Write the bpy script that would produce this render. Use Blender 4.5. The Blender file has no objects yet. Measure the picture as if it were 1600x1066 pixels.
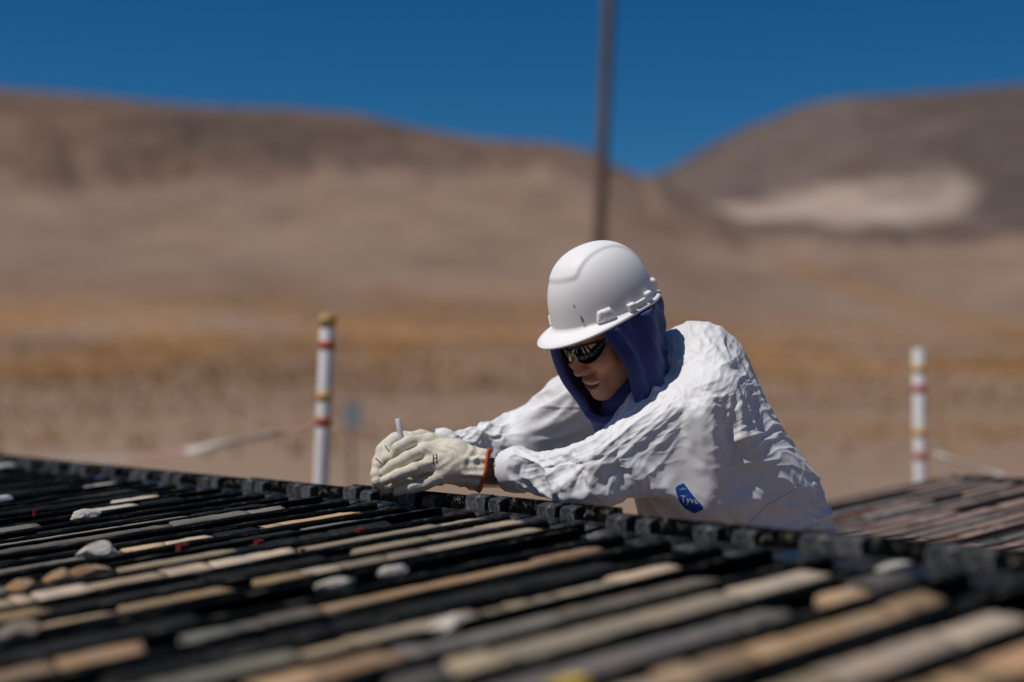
import bpy, bmesh, math, random
import numpy as np
from mathutils import Vector, Matrix, noise
from mathutils.bvhtree import BVHTree

# ------------------------------------------------------------------ camera, sky, sun, exposure
scene = bpy.context.scene
col = scene.collection
CAM_H = 1.25
F_PX = 50.0 / 36.0 * 1600.0
PITCH = math.atan((608 - 533) / F_PX)
cam_data = bpy.data.cameras.new('camera')
cam = bpy.data.objects.new('camera', cam_data)
col.objects.link(cam)
cam.location = (0, 0, CAM_H)
cam.rotation_euler = (math.pi / 2 + PITCH, 0, 0)
cam_data.lens = 50
cam_data.sensor_width = 36
cam_data.clip_start = 0.05
cam_data.clip_end = 9000
cam_data.dof.use_dof = True
cam_data.dof.focus_distance = 2.98
cam_data.dof.aperture_fstop = 1.12
scene.camera = cam

SUN_EL = math.radians(60)
SUN_AZ = math.radians(-114)         # measured from +Y (into the picture) towards +X: high from the left
sun_dir = Vector((math.sin(SUN_AZ) * math.cos(SUN_EL), math.cos(SUN_AZ) * math.cos(SUN_EL), math.sin(SUN_EL)))
world = bpy.data.worlds.new('World')
scene.world = world
world.use_nodes = True
wn = world.node_tree.nodes
wn.clear()
sky = wn.new('ShaderNodeTexSky')
sky.sky_type = 'NISHITA'
sky.sun_disc = False
sky.sun_elevation = SUN_EL
sky.sun_rotation = SUN_AZ
sky.altitude = 4200
sky.air_density = 1.0
sky.dust_density = 0.0
sky.ozone_density = 3.0
hs = wn.new('ShaderNodeHueSaturation')
hs.inputs['Saturation'].default_value = 1.36
hs.inputs['Hue'].default_value = 0.494
bg = wn.new('ShaderNodeBackground')
bg.inputs['Strength'].default_value = 0.06
wo = wn.new('ShaderNodeOutputWorld')
world.node_tree.links.new(sky.outputs[0], hs.inputs['Color'])
world.node_tree.links.new(hs.outputs[0], bg.inputs[0])
world.node_tree.links.new(bg.outputs[0], wo.inputs[0])

sun_data = bpy.data.lights.new('sun', 'SUN')
sun_data.energy = 3.3
sun_data.angle = math.radians(0.53)
sun_data.color = (1.0, 0.955, 0.9)
sun = bpy.data.objects.new('sun', sun_data)
col.objects.link(sun)
sun.location = (-20, -5, 40)
sun.rotation_euler = sun_dir.to_track_quat('Z', 'Y').to_euler()

scene.view_settings.view_transform = 'Standard'
scene.view_settings.look = 'None'
scene.view_settings.exposure = 0.06
scene.view_settings.gamma = 1.0
scene.view_settings.use_curve_mapping = False
scene.render.engine = 'CYCLES'
scene.cycles.use_denoising = True

rng = random.Random(11)
nrng = np.random.RandomState(5)

# ------------------------------------------------------------------ helpers
CP, SP = math.cos(PITCH), math.sin(PITCH)

def ray(px, py):
    dx, dz = (px - 800) / F_PX, -(py - 533) / F_PX
    return Vector((dx, CP - dz * SP, SP + dz * CP))

def P(px, py, depth):
    """World point seen at photo pixel (px, py) at the given distance along +Y."""
    r = ray(px, py)
    return Vector((0, 0, CAM_H)) + r * (depth / r.y)

def tag(o, label=None, cat=None, group=None, kind=None):
    if label: o['label'] = label
    if cat: o['category'] = cat
    if group: o['group'] = group
    if kind: o['kind'] = kind
    return o

def empty(name, loc=(0, 0, 0)):
    o = bpy.data.objects.new(name, None)
    o.empty_display_size = 0.1
    col.objects.link(o)
    o.location = loc
    return o

def link_mesh(name, me, mat=None, parent=None, smooth=True):
    o = bpy.data.objects.new(name, me)
    col.objects.link(o)
    if mat is not None and not me.materials:
        me.materials.append(mat)
    if smooth:
        me.polygons.foreach_set('use_smooth', [True] * len(me.polygons))
    if parent is not None:
        o.parent = parent
        o.matrix_parent_inverse = Matrix.Translation(-Vector(parent.location))
    return o

def mesh_pd(name, verts, faces):
    me = bpy.data.meshes.new(name)
    me.from_pydata([tuple(v) for v in verts], [], [tuple(int(i) for i in f) for f in faces])
    me.update()
    return me

def obj_pd(name, verts, faces, mat=None, parent=None, smooth=True):
    return link_mesh(name, mesh_pd(name, verts, faces), mat, parent, smooth)

def smooth01(t):
    t = np.clip(t, 0, 1)
    return t * t * (3 - 2 * t)

def mixc(c, t, to):
    return c * (1 - t[:, None]) + np.array(to)[None] * t[:, None]

def fbm(x, y, seed=0, octv=5):
    """Vectorised value noise, roughly -0.5..0.5."""
    rs = np.random.RandomState(seed)
    tab = rs.rand(256, 256)
    out = np.zeros_like(x)
    amp, tot = 1.0, 0.0
    for o in range(octv):
        xi, yi = np.floor(x).astype(int), np.floor(y).astype(int)
        fx, fy = smooth01(x - xi), smooth01(y - yi)
        g = lambda a, b: tab[(xi + a) % 256, (yi + b) % 256]
        v = (g(0,0)*(1-fx) + g(1,0)*fx) * (1-fy) + (g(0,1)*(1-fx) + g(1,1)*fx) * fy
        out += amp * (v - 0.5)
        tot += amp
        amp *= 0.5
        x, y = x * 2.03 + 17.1, y * 2.03 + 9.7
    return out / tot * 1.6

class MB:
    """Collects shapes into one mesh."""
    def __init__(self):
        self.v, self.f = [], []
    def add(self, vs, fs):
        n = len(self.v)
        self.v += [tuple(v) for v in vs]
        self.f += [tuple(i + n for i in f) for f in fs]
        return self
    def box(self, x0, x1, y0, y1, z0, z1):
        return self.add([(x0,y0,z0),(x1,y0,z0),(x1,y1,z0),(x0,y1,z0),(x0,y0,z1),(x1,y0,z1),(x1,y1,z1),(x0,y1,z1)],
                        [(0,3,2,1),(4,5,6,7),(0,1,5,4),(1,2,6,5),(2,3,7,6),(3,0,4,7)])
    def tube(self, pts, radii, n=12, caps=True, closed=False):
        pts = [Vector(p) for p in pts]
        if not hasattr(radii, '__len__'): radii = [radii] * len(pts)
        m = len(pts)
        vs, fs = [], []
        prev = None
        for i, p in enumerate(pts):
            a = pts[(i - 1) % m] if (closed or i > 0) else p
            b = pts[(i + 1) % m] if (closed or i < m - 1) else p
            t = (b - a).normalized()
            if prev is None:
                u = t.orthogonal().normalized()
            else:
                u = (prev - t * prev.dot(t)).normalized()
            prev = u
            w = t.cross(u)
            for k in range(n):
                an = 2 * math.pi * k / n
                vs.append(p + (u * math.cos(an) + w * math.sin(an)) * radii[i])
        for i in range(m if closed else m - 1):
            j = (i + 1) % m
            for k in range(n):
                k2 = (k + 1) % n
                fs.append((i*n+k, i*n+k2, j*n+k2, j*n+k))
        if caps and not closed:
            fs.append(tuple(range(n - 1, -1, -1)))
            fs.append(tuple((m - 1) * n + k for k in range(n)))
        return self.add(vs, fs)
    def build(self, name, mat=None, parent=None, smooth=False):
        return obj_pd(name, self.v, self.f, mat, parent, smooth)
    def mesh(self, name):
        return mesh_pd(name, self.v, self.f)

# ------------------------------------------------------------------ materials
class M:
    """Small node-graph builder around one Principled material."""
    def __init__(self, name, rough=0.8, spec=0.3, metal=0.0):
        self.m = bpy.data.materials.new(name)
        self.m.use_nodes = True
        self.nt = self.m.node_tree
        self.b = self.nt.nodes['Principled BSDF']
        self.b.inputs['Roughness'].default_value = rough
        self.b.inputs['Specular IOR Level'].default_value = spec
        self.b.inputs['Metallic'].default_value = metal
        self.tc = self.nt.nodes.new('ShaderNodeTexCoord')
    def L(self, a, b):
        self.nt.links.new(a, b)
    def coord(self, space='Object', scale=(1, 1, 1)):
        mp = self.nt.nodes.new('ShaderNodeMapping')
        mp.inputs['Scale'].default_value = scale
        self.L(self.tc.outputs[space], mp.inputs[0])
        return mp.outputs[0]
    def noise(self, scale, detail=5, rough=0.6, space='Object', stretch=(1, 1, 1), dist=0.0):
        n = self.nt.nodes.new('ShaderNodeTexNoise')
        n.inputs['Scale'].default_value = scale
        n.inputs['Detail'].default_value = detail
        n.inputs['Roughness'].default_value = rough
        n.inputs['Distortion'].default_value = dist
        self.L(self.coord(space, stretch), n.inputs['Vector'])
        return n.outputs['Fac']
    def ridged(self, scale, detail=4, stretch=(1, 1, 1), dist=0.5, rough=0.55):
        o = self.noise(scale, detail, rough, 'Object', stretch, dist)
        n = o.node
        n.noise_type = 'RIDGED_MULTIFRACTAL'
        n.normalize = True
        return o
    def voro(self, scale, space='Object', stretch=(1, 1, 1), feature='F1'):
        n = self.nt.nodes.new('ShaderNodeTexVoronoi')
        n.feature = feature
        n.inputs['Scale'].default_value = scale
        self.L(self.coord(space, stretch), n.inputs['Vector'])
        return n.outputs['Distance']
    def ramp(self, fac, stops):
        r = self.nt.nodes.new('ShaderNodeValToRGB')
        e = r.color_ramp.elements
        while len(e) < len(stops): e.new(0.5)
        for i, (p, c) in enumerate(stops):
            e[i].position = p
            e[i].color = (c[0], c[1], c[2], 1) if hasattr(c, '__len__') else (c, c, c, 1)
        self.L(fac, r.inputs[0])
        return r.outputs[0]
    def mix(self, fac, a, b, mode='MIX'):
        n = self.nt.nodes.new('ShaderNodeMix')
        n.data_type = 'RGBA'
        n.blend_type = mode
        for s, v in ((n.inputs[0], fac), (n.inputs[6], a), (n.inputs[7], b)):
            if hasattr(v, 'is_linked'): self.L(v, s)
            elif hasattr(v, '__len__'): s.default_value = (v[0], v[1], v[2], 1)
            else: s.default_value = v
        return n.outputs[2]
    def attr(self, name):
        n = self.nt.nodes.new('ShaderNodeAttribute')
        n.attribute_name = name
        return n
    def objrand(self):
        return self.nt.nodes.new('ShaderNodeObjectInfo').outputs['Random']
    def color(self, c):
        if hasattr(c, 'is_linked'): self.L(c, self.b.inputs['Base Color'])
        else: self.b.inputs['Base Color'].default_value = (c[0], c[1], c[2], 1)
        return self
    def roughness(self, c):
        self.L(c, self.b.inputs['Roughness'])
        return self
    def bump(self, h, strength=0.3, dist=0.01, prev=None):
        n = self.nt.nodes.new('ShaderNodeBump')
        n.inputs['Strength'].default_value = strength
        n.inputs['Distance'].default_value = dist
        self.L(h, n.inputs['Height'])
        if prev is not None: self.L(prev, n.inputs['Normal'])
        self.L(n.outputs[0], self.b.inputs['Normal'])
        return n.outputs[0]

def mat_ground():
    k = M('desert_soil', 0.95, 0.1)
    at = k.attr('soil')
    big = k.noise(0.02, 6, 0.62)
    mid = k.noise(0.35, 6, 0.65)
    fine = k.noise(9, 5, 0.7)
    base = k.mix(k.ramp(big, [(0.35, 0), (0.65, 1)]), at.outputs['Color'], (0.7, 0.66, 0.64), 'MULTIPLY')
    base = k.mix(k.ramp(mid, [(0.3, 0), (0.7, 0.5)]), base, (1.25, 1.12, 1.0), 'MULTIPLY')
    base = k.mix(k.ramp(fine, [(0.35, 0), (0.75, 0.45)]), base, (0.62, 0.6, 0.58), 'MULTIPLY')
    k.color(base)
    k.bump(fine, 0.5, 0.03, k.bump(mid, 0.6, 0.4))
    return k.m

def mat_grass():
    k = M('dry_bunch_grass', 0.9, 0.1)
    k.color(k.mix(k.noise(0.6, 3), (0.40, 0.23, 0.085), (0.24, 0.14, 0.065)))
    return k.m

def mat_tray():
    k = M('black_tray_plastic', 0.6, 0.03)
    d = k.noise(14, 8, 0.75, stretch=(1, 0.3, 1))
    w = k.noise(60, 7, 0.72, stretch=(1, 0.25, 1))
    sx = k.nt.nodes.new('ShaderNodeSeparateXYZ')
    k.L(k.tc.outputs['Object'], sx.inputs[0])
    mr = k.nt.nodes.new('ShaderNodeMapRange')
    mr.inputs['From Min'].default_value = -.023; mr.inputs['From Max'].default_value = -.0175
    k.L(sx.outputs['Z'], mr.inputs['Value'])
    dust = k.ramp(d, [(0.55, 0), (0.8, 1)])
    c = k.mix(dust, (0.003, 0.0042, 0.0046), (0.010, 0.010, 0.0105))
    # the crests of the dividers are rubbed pale by handling
    wear = k.mix(1.0, k.ramp(w, [(0.54, 0), (0.64, 1)]), mr.outputs[0], 'MULTIPLY')
    c = k.mix(wear, c, (0.17, 0.155, 0.125))
    k.color(c)
    k.roughness(k.ramp(d, [(0.35, 0.55), (0.7, 0.9)]))
    k.bump(w, 0.2, 0.002)
    return k.m

def mat_shelf():
    k = M('glossy_tray_shelf', 0.2, 0.6)
    d = k.noise(30, 6, 0.7)
    k.color(k.mix(k.ramp(d, [(0.5, 0), (0.75, 1)]), (0.012, 0.014, 0.017), (0.14, 0.13, 0.12)))
    k.roughness(k.ramp(d, [(0.4, 0.16), (0.7, 0.6)]))
    return k.m

def mat_tray_worn():
    k = M('scuffed_tray_end', 0.55, 0.35)
    w = k.noise(42, 8, 0.8, stretch=(1, 1, 0.35), dist=.6)
    d = k.noise(13, 6, 0.65, stretch=(1, 1, 0.5))
    c = k.mix(k.ramp(d, [(0.38, 0), (0.68, 1)]), (0.02, 0.022, 0.026), (0.15, 0.153, 0.165))
    c = k.mix(k.ramp(k.objrand(), [(0.2, 0.75), (0.9, 0)]), c, (0.012, 0.014, 0.016))
    c = k.mix(k.ramp(w, [(0.55, 0), (0.63, 1)]), c, (0.5, 0.46, 0.4))
    k.color(c)
    k.bump(w, 0.3, 0.002)
    return k.m

def mat_core(name, c1, c2, c3, amt=0.35):
    k = M(name, 0.85, 0.2)
    n = k.noise(11, 7, 0.7, dist=0.8)
    b = k.noise(7.0, 3, 0.6, stretch=(.4, 1, .4))
    v = k.noise(26, 6, 0.7, dist=1.2)
    c = k.mix(k.ramp(n, [(0.35, 0), (0.65, 1)]), c1, c2)
    c = k.mix(k.ramp(b, [(0.45, 0), (0.62, amt * 2)]), c, c3)
    c = k.mix(k.ramp(v, [(0.6, 0), (0.72, 0.6)]), c, tuple(x * 0.45 for x in c1))
    # every stick of core has its own tone
    k.color(k.mix(0.85, c, k.ramp(k.objrand(), [(0, (0.68, 0.66, 0.66)), (0.5, (1, 0.96, 0.9)), (1, (1.22, 1.12, 1.0))]), 'MULTIPLY'))
    sg = k.attr('piece')
    k.color(k.mix(1.0, k.b.inputs['Base Color'].links[0].from_socket, sg.outputs['Color'], 'MULTIPLY'))
    k.bump(v, 0.6, 0.008)
    return k.m

def mat_plain(name, c, rough=0.5, spec=0.3, metal=0.0, vary=0.25, scale=20, bump=0.0):
    k = M(name, rough, spec, metal)
    n = k.noise(scale, 5, 0.65)
    k.color(k.mix(k.ramp(n, [(0.35, 0), (0.7, 1)]), c, tuple(x * (1 - vary) for x in c)))
    if bump: k.bump(n, bump, 0.004)
    return k.m

MT = {}
MT['ground'] = mat_ground()
MT['grass'] = mat_grass()
MT['tray'] = mat_tray()
MT['worn'] = mat_tray_worn()
MT['shelf'] = mat_shelf()
MT['buff'] = mat_core('buff_core', (0.46, 0.375, 0.28), (0.34, 0.285, 0.22), (0.25, 0.235, 0.22))
MT['tan'] = mat_core('tan_core', (0.45, 0.33, 0.215), (0.34, 0.24, 0.155), (0.46, 0.26, 0.13))
MT['grey'] = mat_core('grey_core', (0.2, 0.195, 0.19), (0.13, 0.13, 0.135), (0.26, 0.225, 0.18))
MT['dark'] = mat_core('dark_core', (0.014, 0.015, 0.017), (0.008, 0.009, 0.01), (0.03, 0.03, 0.029))
MT['white'] = mat_core('white_rock', (0.66, 0.63, 0.58), (0.56, 0.53, 0.5), (0.5, 0.44, 0.36), 0.2)
MT['pink'] = mat_core('pinkish_core', (0.30, 0.215, 0.195), (0.215, 0.165, 0.155), (0.32, 0.24, 0.215))
MT['rust'] = mat_core('rust_core', (0.2, 0.09, 0.06), (0.13, 0.07, 0.055), (0.3, 0.14, 0.09))
MT['red'] = mat_plain('red_plastic', (0.22, 0.018, 0.014), 0.45)
MT['yellow'] = mat_plain('yellow_plastic', (0.62, 0.4, 0.05), 0.5)
MT['pvc'] = mat_plain('white_pvc_paint', (0.8, 0.79, 0.77), 0.5, 0.35, vary=0.15, scale=8)
MT['band_red'] = mat_plain('red_band_paint', (0.5, 0.075, 0.045), 0.55)
MT['band_yellow'] = mat_plain('yellow_band_paint', (0.7, 0.44, 0.15), 0.55)
MT['wood'] = mat_plain('weathered_pole_wood', (0.17, 0.125, 0.1), 0.9, 0.1, vary=0.45, scale=6, bump=0.4)
MT['steel'] = mat_plain('grey_steel', (0.16, 0.16, 0.17), 0.5, 0.4, 0.4)
MT['sign'] = mat_plain('pale_blue_sign_face', (0.3, 0.36, 0.42), 0.5)
MT['tape_white'] = mat_plain('white_barrier_tape', (0.7, 0.67, 0.64), 0.5)
MT['tape_red'] = mat_plain('red_barrier_tape', (0.46, 0.27, 0.22), 0.5)

# ------------------------------------------------------------------ ground and hills

def az_of(px): return math.atan((px - 800) / F_PX)
# skyline of the nearer range: photo column -> degrees above the level line
def deg(y): return math.degrees(math.atan((608 - y) / F_PX))
def crest(y): return deg(y + 14)          # the rough relief stands a little above the drawn crest line
ridge_px = [(-3000, 190), (-1200, 120), (-300, 135), (0, 143), (120, 147), (250, 156), (360, 160), (440, 158), (560, 165), (640, 182),
            (760, 200), (840, 205), (880, 210), (930, 228), (1000, 262), (1080, 300), (1180, 335), (1300, 352), (1500, 362), (1700, 352), (2200, 300), (4000, 250)]
ridge_az = np.array([az_of(p) for p, _ in ridge_px]); ridge_el = np.array([crest(y) for _, y in ridge_px])
far_px = [(-3000, 300), (700, 330), (900, 300), (1000, 264), (1040, 250), (1100, 216), (1180, 180), (1270, 153), (1340, 146), (1400, 146), (1500, 143), (1600, 140), (1900, 150), (4000, 190)]
far_az = np.array([az_of(p) for p, _ in far_px]); far_el = np.array([crest(y) for _, y in far_px])

def near_height(x, y):
    """Flat yard, then a rising pampa, then the foot and face of the nearer range."""
    d = np.hypot(x, y)
    az = np.arctan2(x, y)
    a = np.clip(az, ridge_az[0], ridge_az[-1])
    el_r = np.tan(np.radians(np.interp(a, ridge_az, ridge_el)))
    el_foot = np.minimum(math.tan(math.radians(8.3)), el_r * 0.9)
    h = 900 * el_foot * ((d - 45).clip(0) / 855).clip(0, 1) ** 1.61
    up = (900 * el_foot) + (1400 * el_r - 900 * el_foot) * ((d - 900) / 500).clip(0, 1) ** 0.95
    h = np.where(d > 900, up, h)
    h = np.where(d > 1400, 1400 * el_r - (d - 1400) * 0.25, h)
    nz = fbm(x / 260, y / 260, 3, 6) * 40 + fbm(x / 60, y / 60, 4, 4) * 9
    gl = fbm(az * 16 + 3 + d / 900, d / 600, 6, 4)
    nz = nz - 7 * (np.exp(-(gl / .12) ** 2)) * smooth01((d - 780) / 200) * (1 - smooth01((d - 1180) / 160))
    fade = smooth01((d - 250) / 700) * (1 - 0.85 * smooth01((d - 1050) / 330) * (d < 1460))
    h = h + nz * fade
    h = h + fbm(x / 22, y / 22, 8, 4) * 0.8 * smooth01((d - 25) / 90) + fbm(x / 1.7, y / 1.7, 9, 3) * 0.03
    return h

def polar_sheet(name, dists, azs, hf, soil, mat):
    A, D = np.meshgrid(azs, dists)
    X, Y = D * np.sin(A), D * np.cos(A)
    Z = hf(X, Y)
    nd, na = A.shape
    verts = np.stack([X, Y, Z], -1).reshape(-1, 3)
    i, j = np.meshgrid(np.arange(nd - 1), np.arange(na - 1), indexing='ij')
    a = (i * na + j).ravel()
    faces = np.stack([a, a + 1, a + na + 1, a + na], -1)
    me = bpy.data.meshes.new(name)
    me.vertices.add(len(verts)); me.vertices.foreach_set('co', verts.ravel())
    me.loops.add(faces.size); me.loops.foreach_set('vertex_index', faces.ravel())
    me.polygons.add(len(faces)); me.polygons.foreach_set('loop_start', np.arange(0, faces.size, 4)); me.polygons.foreach_set('loop_total', np.full(len(faces), 4))
    me.update(calc_edges=True)
    c = soil(X.ravel(), Y.ravel(), Z.ravel())
    ca = me.color_attributes.new('soil', 'FLOAT_COLOR', 'POINT')
    ca.data.foreach_set('color', np.concatenate([c, np.ones((len(c), 1))], 1).astype(np.float32).ravel())
    o = link_mesh(name, me, mat)
    tag(o, kind='structure')
    return o


def soil_near(x, y, z):
    d = np.hypot(x, y)
    az = np.arctan2(x, y)
    el = np.degrees(np.arctan2(z - CAM_H, d))
    n = fbm(x / 20, y / 110, 21, 5)
    n2 = fbm(x / 170, y / 300, 22, 5)
    n3 = fbm(x / 5, y / 40, 23, 4)
    c = np.tile(np.array([0.315, 0.228, 0.168]), (len(x), 1))
    c = mixc(c, smooth01((d - 28) / 15) * (1 - smooth01((d - 52) / 14)) * np.clip(.6 + n * 1.5, 0, .9), (0.345, 0.225, 0.135))
    c = mixc(c, smooth01((d - 95 + n3 * 40 + n * 40) / 90) * (1 - smooth01((d - 230 + n * 160 + n3 * 60) / 190)) * np.clip(0.66 + n * 1.3 + n3 * 1.3, 0, 1), (0.38, 0.215, 0.1))   # rusty ochre pampa
    c = mixc(c, smooth01((d - 320 + n * 130) / 190), (0.29, 0.208, 0.158))
    # upper face darker; dark and pale downhill tongues paint in the spurs' relief shading
    tong = fbm(az * 10 + n2 * 1.2 + d / 500, d / 210, 24, 5)
    c = mixc(c, smooth01((d - 900 + n2 * 260) / 130) * 0.92, (0.178, 0.12, 0.088))
    c = mixc(c, smooth01((d - 820) / 120) * smooth01((tong - .0) / .3) * .75, (0.11, 0.083, 0.072))
    c = mixc(c, smooth01((d - 700) / 160) * smooth01((-tong - .05) / .3) * .45, (0.26, 0.195, 0.158))
    # ochre streak that slants down the right-hand slope
    u = np.interp(np.degrees(az), np.degrees([az_of(1180), az_of(1270), az_of(1400), az_of(1600)]), [deg(405), deg(430), deg(475), deg(540)])
    st = smooth01((.5 - np.abs(el - u + n * .5)) / .4) * smooth01((az - az_of(1190)) / .03)
    c = mixc(c, st * .75, (0.33, 0.2, 0.1))
    return c

def soil_far(x, y, z):
    d = np.hypot(x, y)
    n = fbm(x / 200, y / 200, 31, 5)
    az, el = np.arctan2(x, y), np.degrees(np.arctan2(z - CAM_H, d))
    tong = fbm(az * 14 + n * 1.2 - d / 600, d / 400, 32, 5)
    c = np.tile(np.array([0.125, 0.096, 0.084]), (len(x), 1))
    c = mixc(c, smooth01((tong + .02) / .2) * .55, (0.2, 0.155, 0.135))
    # the pale bare flank under the right-hand hill
    edge = fbm(x / 90, y / 90, 35, 5)
    axs = [az_of(q) for q in (1020, 1100, 1200, 1330, 1440, 1500, 1560)]
    top = np.interp(az, axs, [deg(318), deg(318), deg(312), deg(292), deg(272), deg(276), deg(318)])
    bot = np.interp(az, axs, [deg(345), deg(362), deg(352), deg(352), deg(356), deg(350), deg(326)])
    m = smooth01((top - el + edge * .6 + .12) / 0.7) * smooth01((el - bot + edge * .5 + .2) / .5) * smooth01((az - axs[0]) / .05) * smooth01((axs[-1] - az) / .03)
    c = mixc(c, m * np.clip(.85 + edge * .9, .3, 1), (0.46, 0.375, 0.315))
    return c

d1 = np.concatenate([np.linspace(0.02, 12, 60), np.geomspace(12.3, 120, 90), np.geomspace(122, 1650, 190)])
a1 = np.concatenate([np.radians(np.linspace(-180, -26, 80)), np.radians(np.linspace(-25.6, 25.6, 330)), np.radians(np.linspace(26, 180, 80))])
polar_sheet('ground', d1, a1, near_height, soil_near, MT['ground'])

def far_height(x, y):
    d = np.hypot(x, y)
    az = np.clip(np.arctan2(x, y), far_az[0], far_az[-1])
    el = np.tan(np.radians(np.interp(az, far_az, far_el)))
    lo = 1500 * math.tan(math.radians(6.0))
    h = lo + (2500 * el - lo) * ((d - 1500) / 1000).clip(0, 1) ** 0.9 - (1500 - d).clip(0) * .4
    h = np.where(d > 2500, 2500 * el - (d - 2500) * 0.3, h)
    return h + (fbm(x / 300, y / 300, 41, 6) * 46) * smooth01((d - 1500) / 300) * (1 - 0.85 * smooth01((d - 2100) / 350) * (d < 2560))

d2 = np.linspace(1080, 2900, 130)
a2 = np.concatenate([np.radians(np.linspace(-100, -26, 40)), np.radians(np.linspace(-25.5, 25.5, 260)), np.radians(np.linspace(26, 100, 40))])
polar_sheet('hills', d2, a2, far_height, soil_far, MT['ground'])

# dry bunch grass dotted over the rising pampa
def grass():
    n = 66000
    az = nrng.uniform(math.radians(-35), math.radians(35), n)
    d = 26 + (430 - 26) * nrng.rand(n) ** 0.8
    x, y = d * np.sin(az), d * np.cos(az)
    dens = fbm(x / 35, y / 35, 51, 4) + 0.22
    keep = (nrng.rand(n) < np.clip(dens * 1.6 + .12, 0.08, .8)) | ((d < 45) & (nrng.rand(n) < 0.4))
    x, y, d = x[keep], y[keep], d[keep]
    z = near_height(x, y)
    n = len(x)
    s = nrng.uniform(0.2, 0.6, n) * (0.5 + 0.5 * smooth01((d - 40) / 80))
    B = 5
    ang = nrng.uniform(0, 2 * math.pi, (n, B)); lean = nrng.uniform(0.15, 0.75, (n, B)); hh = nrng.uniform(0.6, 1.1, (n, B))
    bx, by = np.cos(ang), np.sin(ang)
    base = np.stack([x, y, z - 0.03], -1)[:, None, :]
    S = s[:, None]
    w = 0.17
    p0 = base + np.stack([S * (bx * .18 - by * w), S * (by * .18 + bx * w), 0 * bx], -1)
    p1 = base + np.stack([S * (bx * .18 + by * w), S * (by * .18 - bx * w), 0 * bx], -1)
    p2 = base + np.stack([S * bx * (.18 + lean), S * by * (.18 + lean), S * hh], -1)
    v = np.stack([p0, p1, p2], 2).reshape(-1, 3)
    f = np.arange(len(v)).reshape(-1, 3)
    me = bpy.data.meshes.new('dry_grass')
    me.vertices.add(len(v)); me.vertices.foreach_set('co', v.ravel())
    me.loops.add(f.size); me.loops.foreach_set('vertex_index', f.ravel())
    me.polygons.add(len(f)); me.polygons.foreach_set('loop_start', np.arange(0, f.size, 3)); me.polygons.foreach_set('loop_total', np.full(len(f), 3))
    me.update(calc_edges=True)
    o = link_mesh('dry_grass', me, MT['grass'], smooth=False)
    tag(o, 'tufts of dry ochre bunch grass on the desert plain', 'grass', kind='stuff')
grass()
# ------------------------------------------------------------------ core trays
TH, TILT = math.radians(51), math.radians(5)
Rv = Vector((math.cos(TH), -math.sin(TH), 0))
Cv = Vector((math.sin(TH) * math.cos(TILT), math.cos(TH) * math.cos(TILT), math.sin(TILT)))
Nv = Rv.cross(Cv).normalized()
if Nv.z < 0: Nv = -Nv
O1 = P(800, 782, 2.8)                      # on the rim line of the front rack
PITCH_C, NCH, TLEN = 0.112, 4, 1.5
TW = PITCH_C * NCH + 0.008

def frame(o, h=0.0):
    """Matrix of a tray frame: x = along the rim, y = along the channels, z = up from the tray."""
    m = Matrix.Identity(4)
    for i, v in enumerate((Rv, Cv, Nv)):
        for r in range(3): m[r][i] = v[r]
    m.translation = o + Nv * h
    return m

def ridge_mesh(w, h0, h1, length, name):
    """A channel divider: rounded ridge profile swept along y."""
    prof = [(-w, h0), (-w * .72, h0 + (h1 - h0) * .5), (-w * .5, h1 - .003), (-w * .3, h1), (w * .3, h1), (w * .5, h1 - .003), (w * .72, h0 + (h1 - h0) * .5), (w, h0)]
    n = len(prof)
    ys = np.linspace(-length, -0.06, 16)
    rr = random.Random(3)
    v = []
    for y in ys:
        dz = rr.uniform(-.0015, .0015)
        v += [(x, y, z + (dz if 0 < k < n - 1 else 0)) for k, (x, z) in enumerate(prof)]
    f = []
    for i in range(len(ys) - 1):
        for k in range(n - 1):
            f.append((i*n+k, i*n+k+1, (i+1)*n+k+1, (i+1)*n+k))
    f.append(tuple(range(n)))
    f.append(tuple((len(ys)-1)*n + k for k in range(n-1, -1, -1)))
    return mesh_pd(name, v, f)

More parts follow.
